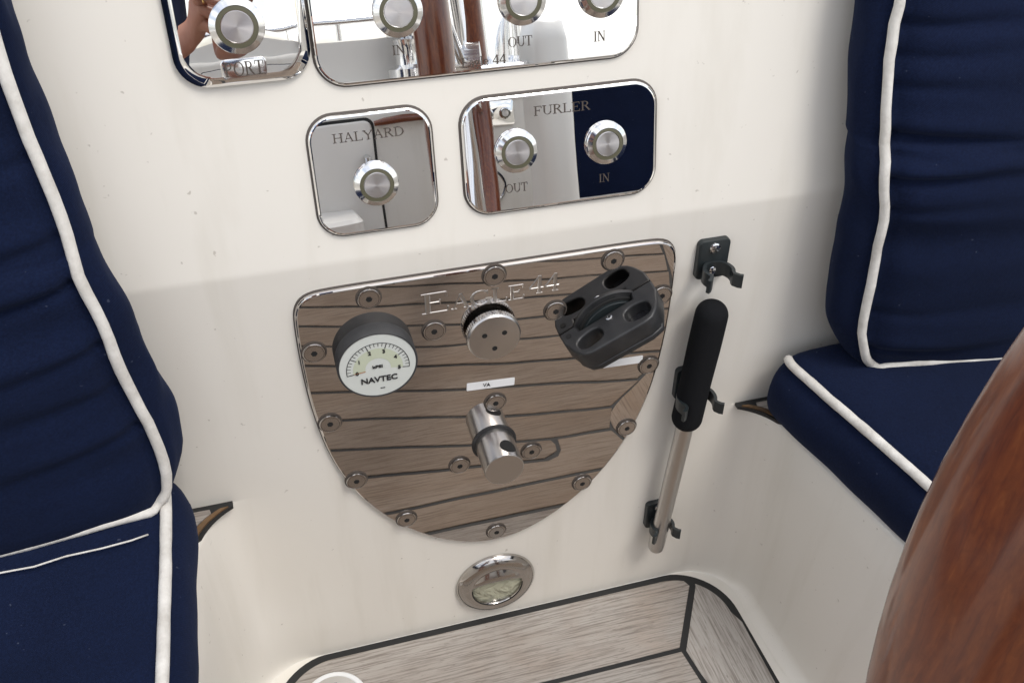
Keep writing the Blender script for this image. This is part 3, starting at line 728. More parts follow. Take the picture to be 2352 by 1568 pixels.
# socket-head bolts
def bolt_mesh():
    r = .0150
    a = MB().lathe([(r*.97, -.001), (r*.97, .0030), (r*.94, .0040), (r*.88, .0043), (r*.855, .0043), (r*.83, .0034), (r*.81, .0034), (r*.79, .0041), (r*.2, .0041)], 40)
    return a.mesh('bolt', 20)
bm_ = bolt_mesh()
hexm = MB().lathe([(.0043, .0010), (.0043, .00425)], 6).mesh('socket', None)
wash = MB().lathe([(.0166, -.001), (.0166, .0008), (.0150, .0010)], 36).mesh('washer', 30)
bolts = [(s_*x, z) for x, z in ((.1615, -.0538), (.2374, -.1237), (.2306, -.2461), (.2059, -.3627), (.1396, -.4637), (.0549, -.3727)) for s_ in (-1, 1)]
bolts += [(0, -.049), (0, -.534), (0, -.2634), (-.0819, -.1204), (.084, -.1204)]
for i, (x, z) in enumerate(bolts):
    x2 = x*.997; z2 = z+.0012
    bo = link('bolt', bm_, 'bolt_steel', pan, loc_p(x2, z2)); bo.rotation_euler = (0, 0, rnd.uniform(0, 6.28))
    k = link('socket', hexm, 'black_hole', bo); w__ = link('washer', wash, 'engraving', bo)
# pressure gauge
ga = empty('gauge', loc_p(-.1605, -.1432)); ga.parent = pan
r = .0522
MB().lathe([(r*.995, 0), (r*1.0, .003), (r*1.0, .0215), (r*.985, .0235), (r*.955, .0236), (r*.945, .0222), (0, .0222)], 72).build('case', 'rubber_case', ga, 30)
MB().lathe([(r*.944, .0221), (r*.944, .0229), (0, .0230)], 64).build('dial', 'dial_white', ga, 30)
gd = .0232
def sector(r0, r1, a0, a1, z, n=40):
    mb = MB(); a = [R(a0+(a1-a0)*i/n) for i in range(n+1)]
    mb.grid([[(r0*math.cos(t), r0*math.sin(t), z) for t in a], [(r1*math.cos(t), r1*math.sin(t), z) for t in a]]); return mb
cy_ = -.0045
A0, A1 = 187, -7
dl = (0, cy_*S, 0)
sector(.0165, .0322, A0, A1, gd).build('lume_band', 'dial_lume', ga, None, loc=dl)
tk = sector(.0400, .0409, A0, A1, gd+.0002)
q = 0
for i in range(26):
    a = R(A0+(A1-A0)*i/25); lg = i % 5 == 0; r0 = .0318 if lg else .0352; w_ = .00055 if lg else .0004
    d = Vector((math.cos(a), math.sin(a))); n_ = Vector((-d.y, d.x))*w_; z = gd+.0002+.00003*(1+i % 2)
    p0, p1 = d*r0, d*.0406
    tk.add([(p0.x-n_.x, p0.y-n_.y, z), (p1.x-n_.x, p1.y-n_.y, z), (p1.x+n_.x, p1.y+n_.y, z), (p0.x+n_.x, p0.y+n_.y, z)], [(0, 1, 2, 3)])
tk.build('scale_marks', 'dial_ink', ga, None, loc=dl)
for i in range(6):
    a = R(A0+(A1-A0)*i/5); o = link('numeral', text_mesh(str(i), .0078, bold=.0003), 'dial_ink', ga)
    o.location = (.0275*math.cos(a)*S, (.0275*math.sin(a)+cy_)*S, (gd+.0003)*S)
o = link('lettering', text_mesh('NAVTEC', .0120, .0470, bold=.0003), 'dial_ink', ga, (0, -.0225*S, (gd+.0003)*S))
o = link('lettering', text_mesh('kPSI', .0062, .0130, bold=.0002), 'dial_ink', ga, (-.0005*S, (cy_+.003)*S, (gd+.0003)*S))
MB().box(-.003, .003, -.0007, .0007, 0, .0002).build('mark', 'dial_ink', ga, None, loc=(.0035*S, -.0375*S, (gd+.0001)*S))
a = R(186); d = Vector((math.cos(a), math.sin(a))); n_ = Vector((-d.y, d.x))*.0006
MB().add([(d.x*.0165-n_.x, d.y*.0165-n_.y, 0), (d.x*.031-n_.x, d.y*.031-n_.y, 0), (d.x*.031+n_.x, d.y*.031+n_.y, 0), (d.x*.0165+n_.x, d.y*.0165+n_.y, 0)], [(0, 1, 2, 3)]).build('needle', 'needle_red', ga, None, loc=(0, cy_*S, (gd+.0006)*S))
# knurled release knob
kn = empty('knob', loc_p(-.0055, -.1325)); kn.parent = pan
MB().lathe([(.026, 0), (.026, .010)], 40).build('stem', 'black_hole', kn)
r = .0368; nk = 120; mb = MB(); rs = []
for h, kk in ((.0085, .96), (.0095, 1), (.0165, 1), (.0175, .985)):
    rs.append([((r*kk-(.0007 if i % 2 else 0))*math.cos(2*math.pi*i/nk), (r*kk-(.0007 if i % 2 else 0))*math.sin(2*math.pi*i/nk), h) for i in range(nk)])
mb.rings(rs).build('knurl', 'bolt_steel', kn, 20)
MB().lathe([(r*.985, .0176), (r*.985, .0192), (r*.93, .0212), (r*.91, .0214), (0, .0215)], 64).build('face', 'satin_steel', kn, 25)
for a in (150, 30, 270):
    MB().lathe([(.0036, .0216), (.0036, .0218), (0, .0218)], 16).build('pin_hole', 'black_hole', kn, None, loc=(.0155*math.cos(R(a))*S, (.0155*math.sin(R(a))-.001)*S, 0))
# pump handle socket: turned stub with a cross hole
so = empty('pump_socket', loc_p(-.002, -.3405)); so.parent = pan
MB().lathe([(.0335, 0), (.0335, .0012), (.031, .0025)], 56).build('seal', 'black_plastic', so, 30)
r = .0288
MB().lathe([(r*.985, .0005), (r, .002), (r, .0555), (r*.985, .0572), (r*.95, .0578), (0, .0578)], 72).build('barrel', 'satin_steel', so, 30)
mb = MB(); n = 28; rr = .0122
for q_ in range(5):
    for i in range(n):
        t = 2*math.pi*i/n; ro = rr*(1-q_/5)+.0002; an_ = R(69)+ro*math.cos(t)/r
        mb.v.append(((r+.0004)*math.cos(an_), (r+.0004)*math.sin(an_), .0395+ro*math.sin(t)))
for q_ in range(4):
    for i in range(n): mb.f.append((q_*n+i, q_*n+(i+1) % n, (q_+1)*n+(i+1) % n, (q_+1)*n+i))
mb.f.append(tuple(4*n+i for i in range(n)))
mb.build('cross_hole', 'black_hole', so, 60)
# black turning block: two-cheek body with oval wells and a sheave against the panel
bk = empty('turning_block', loc_p(.0895, -.1635, PT)); bk.parent = pan
# local frame: X along the seam (28 deg), Y out of panel, Z down-thickness -> build as mesh in panel local axes
ang = R(28.2); ux = Vector((math.cos(ang), math.sin(ang), 0)); vx = Vector((-math.sin(ang), math.cos(ang), 0)); wx = Vector((0, 0, 1))
BMX = Matrix((ux, wx, vx)).transposed().to_4x4()     # curve X->ux, Y->w (out), Z->v (up)
bodyp = [(.001, 0), (.0275, 0), (.0295, .0130), (.111, .0130), (.113, 0), (.146, 0), (.1455, .022), (.138, .042), (.132, .052), (.121, .0625), (.108, .0655), (.030, .0630), (.018, .058), (.009, .044), (.002, .022)]
def oval(cx, cy, rx, ry, rot, n=24, e=2.6):
    o = []
    for i in range(n):
        t = 2*math.pi*i/n; x = rx*abs(math.cos(t))**(2/e)*math.copysign(1, math.cos(t)); y = ry*abs(math.sin(t))**(2/e)*math.copysign(1, math.sin(t))
        o.append((cx+x*math.cos(rot)-y*math.sin(rot), cy+x*math.sin(rot)+y*math.cos(rot)))
    return o
wells = [oval(.0365, .0375, .0185, .0125, R(-8)), oval(.1085, .0395, .0180, .0140, R(5))]
me = curve_mesh('body', [bodyp]+wells, .0150, .0030, 2); me.transform(Matrix.Translation((0, 0, -.0150*S))); me.transform(BMX)
me.polygons.foreach_set('use_smooth', [True]*len(me.polygons)); me.set_sharp_from_angle(angle=R(35))
link('body', me, 'black_plastic', bk)
# floor of the right-hand well, open one shows through
me = curve_mesh('well_floor', [oval(.1085, .0395, .0175, .0135, R(5))], .001); me.transform(Matrix.Translation((0, 0, -.018*S))); me.transform(BMX); link('well_floor', me, 'glass_dark', bk)
me = curve_mesh('lower_cheek', [offset(smoothpoly(bodyp, 1), .002) if False else [(.006, .0), (.14, .0), (.138, .036), (.126, .062), (.108, .067), (.030, .064), (.018, .058), (.008, .040)], wells[0]], .0045, .0018, 2); me.transform(Matrix.Translation((0, 0, -.0310*S))); me.transform(BMX)
link('lower_cheek', me, 'black_plastic', bk)
for nm, rad, h0, h1, mt_ in (('swivel_base', .062, 0, .0030, 'black_plastic'), ('swivel_ring', .054, .0030, .0050, 'black_hole'), ('swivel_hub', .049, .0050, .0095, 'nylon')):
    arc_ = [(rad*math.cos(R(a)), -.041+rad*math.sin(R(a))) for a in range(12, 169, 4)]
    arc_ = [(x+.0705, y) for x, y in arc_]
    mb = MB(); mb.rings([[(x, y, h0) for x, y in arc_], [(x, y, h1-.0006) for x, y in arc_], [(x, y, h1) for x, y in offset(arc_, .0008)]])
    me = mb.mesh(nm, 30); me.transform(Matrix((ux, vx, wx)).transposed().to_4x4()); link(nm, me, mt_, bk)
mb = MB(); mb.lathe([(.0026, .0), (.0048, 0), (.0048, .0010), (.0026, .0012)], 24, closed=True); me = mb.mesh('rivet', 30); me.transform(Matrix.Translation((.0722*S, .0225*S, .0004*S))); me.transform(BMX); link('rivet', me, 'bright_steel', bk)
mb = MB(); mb.lathe([(.0042, 0), (.0042, .0003), (0, .0003)], 20); me = mb.mesh('peg_hole', None); me.transform(Matrix.Translation((.0125*S, .0125*S, .0004*S))); me.transform(BMX); link('peg_hole', me, 'black_hole', bk)
# stickers and engraving
st1 = MB().rings([[(x, y, 0) for x, y in rrect(.0685, .0130, .0012, 3)], [(x, y, .0006) for x, y in rrect(.0685, .0130, .0012, 3)]]).build('label_sticker', 'sticker', pan, 30, loc=loc_p(-.006, -.2282)); st1.rotation_euler = (0, 0, R(-3.6))
link('lettering', text_mesh('VA', .0085, .0105), 'dial_ink', st1, (-.006*S, 0, .0010*S))
st2 = MB().rings([[(x, y, 0) for x, y in rrect(.0720, .0128, .0012, 3)], [(x, y, .0006) for x, y in rrect(.0720, .0128, .0012, 3)]]).build('label_sticker', 'sticker', pan, 30, loc=loc_p(.1835, -.2305)); st2.rotation_euler = (0, 0, R(-2.5))
def engrave(body, h, w, x, z, ht=.0008):
    """raised letters with sloping flanks, polished like the panel"""
    adv = [GL[c][0] for c in body]; sx = w/sum(adv); mb = MB(); px = -w/2; q = 0
    for ch in body:
        a, st = GL[ch]
        for t in st:
            q += 1; e = (q % 5)*.00005
            if t[0] == 'bar':
                segs = [(Vector((px+t[1]*sx, (t[2]-.5)*h)), Vector((px+t[3]*sx, (t[4]-.5)*h)), t[5])]
            else:
                _, cx, cy, rx, ry, a0, a1, wt, wk = t; P_ = []
                for j_ in range(15):
                    an = R(a0+(a1-a0)*j_/14); P_.append((Vector((px+(cx+rx*math.cos(an))*sx, (cy-.5+ry*math.sin(an))*h)), wt+(wk-wt)*abs(math.cos(an))))
                segs = [(u[0], v[0], (u[1]+v[1])/2) for u, v in zip(P_, P_[1:])]
            for p0, p1, wd0 in segs:
                d = p1-p0; d = d/(d.length or 1); n = Vector((-d.y, d.x)); wb = max(wd0*(h+sx)/2*.66, .0011); wt_ = wb*.6
                mb.add([(*(p0-n*wb), 0), (*(p1-n*wb), 0), (*(p1+n*wb), 0), (*(p0+n*wb), 0), (*(p0-n*wt_), ht+e), (*(p1-n*wt_), ht+e), (*(p1+n*wt_), ht+e), (*(p0+n*wt_), ht+e)],
                       [(4, 5, 6, 7), (0, 1, 5, 4), (1, 2, 6, 5), (2, 3, 7, 6), (3, 0, 4, 7)])
        px += a*sx
    return mb.build('lettering', 'satin_steel', pan, None, loc=loc_p(x, z))
engrave('E', .0310, .040, -.0765, -.0765); engrave('AGLE', .0225, .100, -.0075, -.0800); engrave('44', .0275, .043, .0680, -.0735)

# ---------------------------------------------------------------- courtesy light low on the wall
cl = empty('courtesy_light', on_low(0, -.6665), FLOW, 'round chrome courtesy light with a hooded clear lens below the panel', 'light')
MB().lathe([(.0672, 0), (.0675, .002), (.0662, .0055), (.0615, .0105), (.054, .0138), (.0445, .0150), (.0425, .0138), (.0418, .0085)], 72).build('bezel', 'dull_chrome', cl, 60)
# hood: polished eyebrow over the upper lens
rows_ = []
for i in range(13):
    t = i/12
    rows_.append([(.0445*math.cos(R(18+144*j/24)), .0445*math.sin(R(18+144*j/24))*(1-t*.50)+t*.004, .0150+.0075*math.sin(t*math.pi/2)*math.sin(math.pi*j/24)) for j in range(25)])
MB().grid(rows_).build('hood', 'dull_chrome', cl, 60)
MB().lathe([(.0418, .0085), (.030, .0118), (.012, .0132), (0, .0134)], 48).build('lens', 'lens_glass', cl, 60)
MB().lathe([(.0414, .0050), (.025, .0030), (0, .0022)], 48).build('reflector', 'reflector', cl, 60)
MB().tube([(.0425*math.cos(R(a)), .0425*math.sin(R(a)), .0142) for a in range(176, 366, 5)], .0011, 6).build('gasket', 'black_hole', cl, 60)

# ---------------------------------------------------------------- pump handle and its spring clips
HT, HB = Vector((.3055, -.034, -.130)), Vector((.2735, -.0275, -.640))
hd = (HB-HT).normalized()
hbase = W(*HB)
ph = empty('pump_handle', hbase, label='steel pump handle with a black foam grip clipped to the wall', cat='pump handle')
def loc_h(p): return tuple((Vector(p)-HB))
gt = HT+hd*.0; gb = HT+hd*.232
pts = []; rr = []
for i in range(9):
    a = math.pi/2*i/8; pts.append(gt+hd*(.0225*(1-math.cos(a))+.0005)); rr.append(max(.0232*math.sin(a)**.8, .0005))
for i in range(1, 7): pts.append(gt+hd*(.0225+(.232-.043)*i/7)); rr.append(.0232+.0004*math.sin(i))
for i in range(9):
    a = math.pi/2*(1-i/8); pts.append(gb-hd*(.0205*(1-math.cos(a)))); rr.append(max(.0232*math.sin(a)**.8, .0130))
MB().tube([loc_h(p) for p in pts], rr, 28).build('grip', 'foam', ph, 170)
MB().tube([loc_h(p) for p in (gb-hd*.03, gb+hd*.05, HB-hd*.012, HB-hd*.004, HB)], [.0135, .0135, .0135, .0130, .0110], 28).build('tube', 'satin_steel', ph, 50)
def clip(x, z, label, rin, tilt=0, sc=1.0):
    o = empty('spring_clip', on_low(x, z), (R(90), 0, 0), label, 'clip', 'black spring clips'); o.rotation_euler = (R(90), 0, 0)
    o.rotation_mode = 'XYZ'
    pl = rrect(.044*sc, .058*sc, .007, 5)
    b = MB().rings(plate_rings(pl, -.0005, .009, .002, 2)).build('base_plate', 'nylon', o, 35)
    # web between base and arms
    h = .0095*sc
    def arm(sgn):
        path = []
        cz = .010+rin+.002
        for a in range(0, 121, 10): path.append((sgn*(rin+.003)*math.sin(R(a)), cz-(rin+.003)*math.cos(R(a))))
        e = path[-1]; path += [(e[0]-sgn*.0005, e[1]+.004), (e[0]+sgn*.004, e[1]+.010), (e[0]+sgn*.0085, e[1]+.0125)]
        w = .0024; L_ = []; R_ = []
        for i, p in enumerate(path):
            a_ = Vector(path[max(i-1, 0)]); c_2 = Vector(path[min(i+1, len(path)-1)]); t = (c_2-a_).normalized(); n_ = Vector((-t.y, t.x))
            L_.append(Vector(p)+n_*w); R_.append(Vector(p)-n_*w)
        out_ = L_+R_[::-1]
        mb = MB(); mb.rings([[(p.x, -h-.012*sc, p.y) for p in out_], [(p.x, h-.012*sc, p.y) for p in out_]])
        mb.build('arm', 'nylon', o, 40)
    arm(1); arm(-1)
    for zz in (.018*sc, -.016*sc):
        mb = MB().lathe([(.0080, 0), (.0078, .0018), (.0060, .0030), (0, .0034)], 20); sc_ = mb.build('screw', 'bright_steel', o, 30, loc=(-.0005*S, zz*S, .0090*S))
        MB().box(-.0045, .0045, -.0007, .0007, .0026, .0037).build('slot', 'black_hole', sc_, None)
    return o
c1 = clip(.3075, -.077, 'empty black spring clip with a bright screw above the pump handle grip', .0165, 0, 1.05)
c2 = clip(.3000, -.295, 'black spring clip holding the foam grip of the pump handle', .0245)
c3 = clip(.2800, -.578, 'black spring clip holding the bare lower end of the pump handle', .0150)

# ---------------------------------------------------------------- wooden steering wheel beside the camera
WC = Vector((.322, -1.592, .20)); WD = Vector((-.2322, .8488, 0)); WR = WD.length; wdx = WD.normalized()
wr = empty('steering_wheel', W(*WC), label='large varnished mahogany steering wheel with steel spokes', cat='steering wheel')
pts = []
for i in range(160):
    a = 2*math.pi*i/160; pts.append(wdx*WR*math.cos(a)+Vector((0, 0, WR))*math.sin(a))
wn = Vector((wdx.y, -wdx.x, 0))
MB().tube(pts, (.037, .050), 36, closed=True, flat=tuple(wn)).build('rim', 'mahogany', wr, 170)
MB().tube([wn*-.05, wn*.05], .06, 32).build('hub', 'bright_steel', wr, 40)
for k in range(6):
    a = R(12+60*k); d = wdx*math.cos(a)+Vector((0, 0, 1))*math.sin(a)
    MB().tube([d*.05, d*(WR-.02)], .013, 14).build('spoke', 'bright_steel', wr, 40)
ped = empty('wheel_pedestal', W(.56, -1.60, -.757), label='slim white moulded pedestal carrying the steering wheel', cat='pedestal')
mb = MB(); ou = rrect(.10, .22, .04, 6)
mb.rings([[(x*k, y*k, z) for x, y in ou] for k, z in ((1.25, 0), (1.05, .03), (1, .6), (.98, 1.0), (.8, 1.05), (.3, 1.06))]); mb.build('column', 'gelcoat_plain', ped, 60)
MB().tube([Vector((-.05, 0, .917)), Vector((-.19, -.005, .917))], .035, 20).build('shaft', 'bright_steel', ped, 40)

# ---------------------------------------------------------------- the rest of the cockpit, behind the camera (seen in the mirrors)
YR = -2.55
mb = MB(); ys_ = [(YR, SEAT-.4), (YR, .10), (YR-.02, .15), (YR-.06, .17), (YR-.5, .17)]
mb.grid([[(-1.6+3.2*i/20, y, z) for i in range(21)] for y, z in ys_])
tag(mb.build('opposite_wall', 'gelcoat', None, 50, True), kind='structure')
for sx_ in (-1, 1):
    mb = MB(); mb.grid([[(1.6*sx_, .05-2.7*i/10, SEAT) for i in range(11)], [(1.64*sx_, .05-2.7*i/10, .14) for i in range(11)], [(1.70*sx_, .05-2.7*i/10, .17) for i in range(11)], [(2.2*sx_, .05-2.7*i/10, .17) for i in range(11)]])
    tag(mb.build('side_coaming', 'gelcoat', None, 50, True), kind='structure')
# deck house at one side with a sloping end
dh = empty('deck_house', W(0, YR-.12, .17), label='white moulded deck house with a sloping end behind the cockpit', cat='deck house')
pl = [(-1.5, 0), (.62, 0), (.60, .03), (.50, .12), (.44, .145), (-1.5, .15)]
MB().rings([[(x, 0, z) for x, z in pl], [(x, -.5, z) for x, z in pl]]).build('shell', 'gelcoat_plain', dh, 30)
gr = MB(); gr.tube([(-1.45, -.03, .215), (.36, -.03, .215), (.42, -.03, .20), (.44, -.03, .14)], .012, 12); gr.build('grab_rail', 'bright_steel', dh, 40)
for xx in (-1.0, -.4, .1): MB().tube([(xx, -.03, .15), (xx, -.03, .21)], .009, 10).build('rail_foot', 'bright_steel', dh, 40)
wi = empty('winch', W(.33, YR-.02, .17-.0), label='polished winch drum on the white coaming behind the wheel', cat='winch')
MB().lathe([(.085, 0), (.085, .03), (.055, .045), (.05, .10), (.058, .13), (.075, .14), (.075, .165), (.05, .175), (0, .177)], 40).build('drum', 'bright_steel', wi, 35)
# instruments on the opposite wall
iw = empty('instrument_plate', W(.60, YR, .0), (R(90), 0, R(180)), 'polished plate with three push buttons on the opposite wall', 'switch plate')
MB().rings(plate_rings(rrect(.22, .10, .015, 6), -.001, .006, .002, 2)).build('plate', 'mirror_plate', iw, 30)
for bx in (-.07, 0, .07): button(iw, bx, 0, .006, .024)
cg = empty('wall_gauge', W(.575, YR, -.27), (R(90), 0, R(180)), 'round chrome rimmed gauge with a white dial on the opposite wall', 'gauge')
MB().lathe([(.066, 0), (.066, .012), (.058, .018), (.055, .012)], 44).build('bezel', 'bright_steel', cg, 35)
MB().lathe([(.055, .010), (0, .010)], 40).build('dial', 'dial_white', cg, 35)
MB().box(-.002, .002, 0, .04, .0105, .012).build('hand', 'dial_ink', cg, None)
# locker door with a black gasket, and a step box
ld = empty('locker_door', W(-.20, YR, -.30), (R(90), 0, R(180)), 'white locker door with a black gasket in the opposite wall', 'locker door')
MB().rings([[(x, y, -.001) for x, y in rrect(.722, .682, .036, 6)], [(x, y, .004) for x, y in rrect(.722, .682, .036, 6)]]).build('gasket', 'caulk', ld, 30)
MB().rings(plate_rings(rrect(.70, .66, .03, 6), 0, .02, .008, 3)).build('panel', 'gelcoat_plain', ld, 40)
MB().tube([(-.32, .2, .02), (-.32, .2, .05), (-.32, .05, .05), (-.32, .05, .02)], .012, 10).build('handle', 'bright_steel', ld, 40)
sb = empty('step_box', W(-.30, YR+.16, -.757), label='white moulded step below the locker door', cat='step')
MB().rings([[(x, y, z) for x, y in rrect(.7, .3, .04, 5)] for z in (0, .46)]+[[(x, y, .475) for x, y in rrect(.67, .27, .03, 5)]]).build('shell', 'gelcoat_plain', sb, 40)
# navy cushion on the far seat
hx, hz, hy = .42, .22, .05
def farw(q, p):
    a, b, c = q.x/hx, q.z/hz, q.y/hy
    return (q.x, q.y+max(0, c)*.03*(1-a*a)*(1-b*b)+.004*nz3(q.x*4, q.z*16, 1), q.z)
fc = empty('back_cushion', W(1.30, YR+.06, -.14), label='navy back cushion with white piping against the opposite wall', cat='cushion', group='navy back cushions')
mb = box_cushion((hx, hy, hz), .02, (24, 6, 24), lambda q, p: farw(Vector(q), p)); mb.build('cover', 'navy_canvas', fc, 170)
MB().tube([farw(Vector((u_, hy-.004, w_)), None) for u_, w_ in piping_loop(hx-.004, hz-.004, .03)], .009, 8, closed=True).build('piping', 'piping_white', fc, 170)
# stanchions and lifelines on deck
for i, (xx, yy) in enumerate(((.95, -3.3), (1.25, -4.6), (1.9, -3.6), (1.55, -6.5))):
    st_ = empty('stanchion', W(xx, yy, .17-.05), label=('steel stanchion just behind the sloping end of the deck house', 'steel stanchion beyond the far navy cushion', 'steel stanchion at the outer edge of the side deck', 'steel stanchion standing farthest along the side deck')[i], cat='stanchion', group='deck stanchions')
    MB().tube([(0, 0, 0), (0, 0, 1.0)], .02, 10).build('post', 'bright_steel', st_, 40)
    MB().lathe([(.06, 0), (.05, .05), (.03, .08)], 16).build('foot', 'bright_steel', st_, 40)
mb = MB(); mb.box(-2.6, 2.6, -9, YR-.4, .05, .12); tag(mb.build('side_deck', 'gelcoat_plain', None, None, True), kind='structure')
me = bpy.data.meshes.new('sea'); me.from_pydata([(-1500, -1500, -1.2), (1500, -1500, -1.2), (1500, 1500, -1.2), (-1500, 1500, -1.2)], [], [(0, 1, 2, 3)])
tag(link('sea', me, 'sea'), kind='structure')

# ---------------------------------------------------------------- the photographer holding a phone behind the lens
ph_up = up2; ph_rt = rt2; ph_fw = fw
def U_(v): return Vector((v.x/S, v.y/S, v.z/S-Z0))
camU = Vector((-.26128, -1.0, .64438))
pc = camU-ph_up*.108+ph_rt*(.022)-ph_fw*.020
po = empty('phone', W(*pc), label='blue phone held up in both hands behind the lens', cat='phone')
po.rotation_euler = Matrix((ph_rt, ph_up, -ph_fw)).transposed().to_euler()
MB().rings(plate_rings(rrect(.120, .245, .022, 6), -.0055, .0055, .002, 2)).build('body', 'phone_blue', po, 40)
MB().rings([[(x, y, .0055) for x, y in rrect(.112, .237, .02, 6)], [(x, y, .0060) for x, y in rrect(.112, .237, .02, 6)]]).build('screen', 'glass_dark', po, 30)
def skin_obj(name, verts, edges, radii, mt, parent, root=0, sub=2):
    me = bpy.data.meshes.new(name); me.from_pydata([tuple(W(*v)-parent.location) for v in verts], edges, [])
    o = link(name, me, mt, parent)
    bm = bmesh.new(); bm.from_mesh(me); ly = bm.verts.layers.skin.verify()
    for v_, r_ in zip(bm.verts, radii):
        v_[ly].radius = (r_*S, r_*S)
    bm.verts.ensure_lookup_table(); bm.verts[root][ly].use_root = True
    bm.to_mesh(me); bm.free()
    sk_ = o.modifiers.new('skin', 'SKIN'); sk_.use_smooth_shade = True; sk_.branch_smoothing = .6
    sb_ = o.modifiers.new('sub', 'SUBSURF'); sb_.levels = sub; sb_.render_levels = sub
    return o
pe = empty('person', W(-.80, -2.0, -.35), label='person in a navy shirt seated on the side bench holding up a phone', cat='person')
V = []; Ed = []; Rd = []
def jv(p, r, par=None):
    V.append(tuple(p)); Rd.append(r)
    if par is not None: Ed.append((par, len(V)-1))
    return len(V)-1
pel = jv((-.84, -2.02, -.20), .17)
wa = jv((-.80, -1.97, .10), .165, pel); ch = jv((-.74, -1.88, .42), .20, wa); cht = jv((-.70, -1.82, .62), .17, ch)
nk = jv((-.67, -1.76, .78), .105, cht); h1 = jv((-.64, -1.71, .91), .125, nk); h2 = jv((-.62, -1.68, 1.03), .185, h1); h3 = jv((-.61, -1.67, 1.16), .160, h2); nose = jv((-.58, -1.545, 1.02), .022, h2)
def P3(a, b, c): return pc+ph_rt*a+ph_up*b-ph_fw*c      # phone-local point
for sd_, sho, elb in ((1, (-.38, -1.86, .66), (-.30, -1.62, .24)), (-1, (-.98, -1.72, .66), (-.80, -1.32, .24))):
    sh_ = jv(sho, .095, cht); mid = jv([(a+b)/2 for a, b in zip(sho, elb)], .078, sh_); el = jv(elb, .066, mid)
    wp = P3(sd_*(.06 if sd_ > 0 else .125), -.345, .045); fm = jv((Vector(elb)*.55+wp*.45), .062, el); wr_ = jv(wp, .046, fm)
    pm = jv(P3(sd_*.080, -.262, .020), .046, wr_); pm2 = jv(P3(sd_*.080, -.185, .012), .038, pm)
    for fi, (b0, ln) in enumerate(((-.150, .084), (-.190, .094), (-.231, .090), (-.270, .076))):
        k1 = jv(P3(sd_*.085, b0, -.014), .0165, pm2 if fi < 2 else pm); k2 = jv(P3(sd_*(.085-ln*.45), b0-.006, -.026), .0150, k1)
        k3 = jv(P3(sd_*(.085-ln*.8), b0-.010, -.025), .0138, k2); k4 = jv(P3(sd_*(.085-ln), b0-.012, -.020), .0120, k3)
    t1 = jv(P3(sd_*.072, -.195, .034), .020, pm); t2 = jv(P3(sd_*.050, -.145, .032), .017, t1); t3 = jv(P3(sd_*.036, -.100, .026), .0145, t2)
for sd_, kn_, ft in ((1, (-.42, -1.86, -.12), (-.44, -1.80, -.70)), (-1, (-.55, -1.58, -.10), (-.50, -1.52, -.70))):
    hp_ = jv((-.78+.04*sd_, -2.02+.0-(.10 if sd_ > 0 else -.10), -.20), .125, pel); k_ = jv(kn_, .088, hp_); cf = jv([a*.6+b*.4 for a, b in zip(kn_, ft)], .075, k_); an_ = jv(ft, .05, cf); toe = jv((ft[0]+.17, ft[1]+.06, -.715), .038, an_)
skin_obj('body', V, Ed, Rd, 'skin', pe, 0)
# clothing over the trunk and upper arms
V2, E2, R2 = [], [], []
def jc(p, r, par=None):
    V2.append(tuple(p)); R2.append(r)
    if par is not None: E2.append((par, len(V2)-1))
    return len(V2)-1
a0 = jc((-.83, -2.01, -.10), .20); a1 = jc((-.80, -1.97, .10), .195, a0); a2 = jc((-.74, -1.88, .42), .228, a1); a3 = jc((-.70, -1.82, .64), .19, a2)
for sho, elb in (((-.38, -1.86, .66), (-.30, -1.62, .24)), ((-.98, -1.72, .66), (-.80, -1.32, .24))):
    q1 = jc(sho, .118, a3); q2 = jc([a*.45+b*.55 for a, b in zip(sho, elb)], .105, q1)
skin_obj('shirt', V2, E2, R2, 'shirt_navy', pe, 0)
V2, E2, R2 = [], [], []
aw = jc((-.81, -1.985, .02), .17); a0 = jc((-.84, -2.02, -.17), .185, aw)
for sd_, kn_ in ((1, (-.42, -1.86, -.12)), (-1, (-.55, -1.58, -.10))):
    hp_ = (-.78+.04*sd_, -2.02-(.10 if sd_ > 0 else -.10), -.20); q1 = jc(hp_, .15, a0); q2 = jc([a*.3+b*.7 for a, b in zip(hp_, kn_)], .118, q1)
skin_obj('shorts', V2, E2, R2, 'shorts_grey', pe, 0)
hc = Vector((-.615, -1.675, 1.10)); mb = MB(); fd = Vector((.30, .95, 0)).normalized(); sd3 = Vector((fd.y, -fd.x, 0))
rows_ = []
for i in range(15):
    th = math.pi*.62*i/14; rw = []
    for k in range(37):
        ph_ = 2*math.pi*k/36; f_ = math.cos(ph_); cut = 1-.42*max(0, f_)*(i/14)
        t2_ = th*cut; rr_ = .150*(1+.05*nz3(f_*4, math.sin(ph_)*4, t2_*5))
        p_ = hc+(fd*f_*1.08+sd3*math.sin(ph_)*.95)*rr_*math.sin(t2_)+Vector((0, 0, 1))*rr_*.98*math.cos(t2_); rw.append(p_)
    rows_.append(rw)
mb.grid(rows_); me = mb.mesh('hair', 170, True)
for v_ in me.vertices: v_.co -= pe.location
link('hair', me, 'hair', pe)
for sg in (-1, 1):
    for nm, off, rad, mt_ in (('eye', fd*.112+sd3*sg*.045+Vector((0, 0, -.03)), .016, 'dial_ink'), ('ear', sd3*sg*.128+Vector((0, 0, -.05)), .030, 'skin')):
        mb = MB(); mb.lathe([(rad*math.sin(math.pi*q_/8)+1e-5, -rad*math.cos(math.pi*q_/8)) for q_ in range(9)], 14); o = mb.build(nm, mt_, pe, 170, loc=W(*(hc+off))-pe.location)
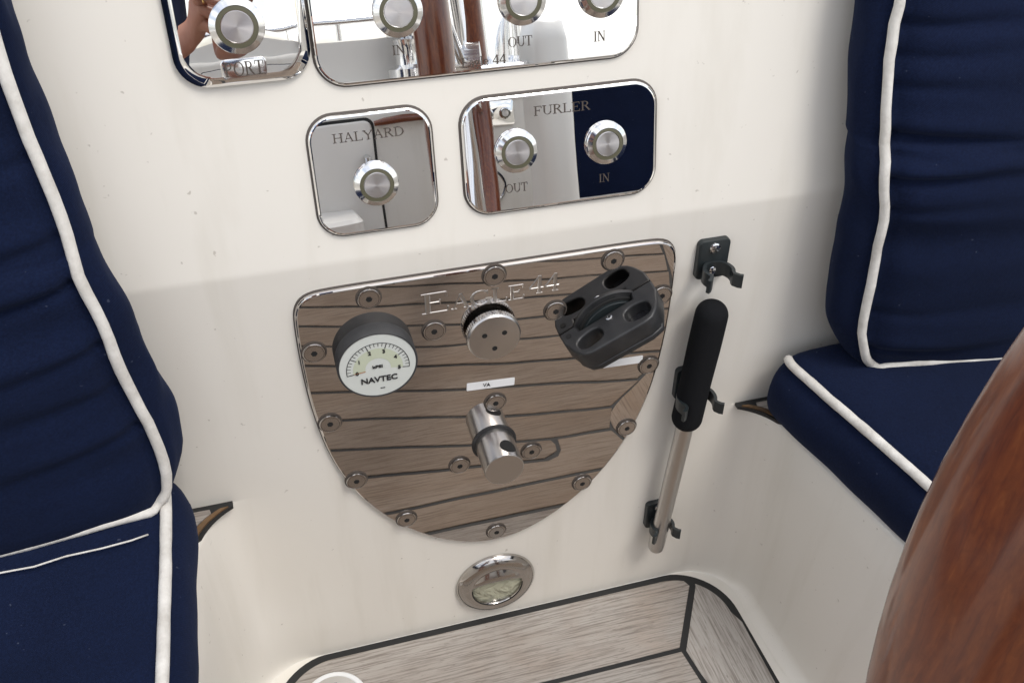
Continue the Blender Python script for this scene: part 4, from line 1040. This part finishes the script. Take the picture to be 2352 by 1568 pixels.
mb = MB(); mb.tube([hc+fd*.108+sd3*x_+Vector((0, 0, -.115)) for x_ in (-.035, -.015, 0, .015, .035)], [.004, .007, .008, .007, .004], 8); me = mb.mesh('mouth', 170, True)
for v_ in me.vertices: v_.co -= pe.location
link('mouth', me, 'needle_red', pe)

# gold ring on one finger
rg = MB(); c0 = P3(-.085, -.190, -.014); a_ = P3(-.05, -.194, -.026)-c0; a_.normalize(); b_ = Vector((0, 0, 1)).cross(a_).normalized(); d_ = a_.cross(b_)
rg.tube([c0+a_*.012+(b_*math.cos(R(t))+d_*math.sin(R(t)))*.0175 for t in range(0, 360, 15)], .004, 8, closed=True)
mat('gold', (.85, .6, .25), .2, 1); me = rg.mesh('ring', 170, True)
for v_ in me.vertices: v_.co -= pe.location
link('ring', me, 'gold', pe)

# teak grab handle on the opposite wall and a steel strip beside the locker gasket
gh = empty('grab_handle', W(.27, YR, .015), (R(90), 0, R(180)), 'short varnished wooden grab handle on the opposite wall', 'grab handle')
MB().tube([(-.11, 0, .03), (-.07, .004, .034), (0, .006, .036), (.07, .004, .034), (.11, 0, .03)], [.010, .014, .015, .014, .010], 12).build('bar', 'mahogany', gh, 60)
for xx in (-.08, .08): MB().tube([(xx, 0, 0), (xx, .002, .03)], .011, 12).build('foot', 'mahogany', gh, 60)

# stern rail arches and a recess in the far coaming
sr = empty('stern_rail', W(1.02, -3.0, .12), label='curved stainless stern rail on the deck beyond the coaming', cat='rail')
for k, (h_, y_) in enumerate(((.42, 0), (.32, -.12))):
    MB().tube(smoothpoly([(-.22, y_, 0), (-.20, y_, h_*.6), (-.10, y_, h_), (.15, y_-.1, h_*1.05), (.6, y_-.5, h_*1.05), (1.0, y_-1.0, h_)], 2, False), .018, 12).build('rail_tube', 'bright_steel', sr, 60)
cr_ = empty('coaming_cubby', W(.80, YR+.004, .09), (R(90), 0, R(180)), 'long dark storage recess with a white rim in the opposite wall', 'recess')
MB().rings([[(x, y, 0) for x, y in rrect(.30, .05, .024, 6)], [(x, y, .002) for x, y in rrect(.30, .05, .024, 6)]]).build('opening', 'shorts_grey', cr_, 30)
MB().tube([(x, y, .003) for x, y in rrect(.31, .06, .028, 6)], .007, 8, closed=True).build('rim', 'gelcoat_plain', cr_, 60)
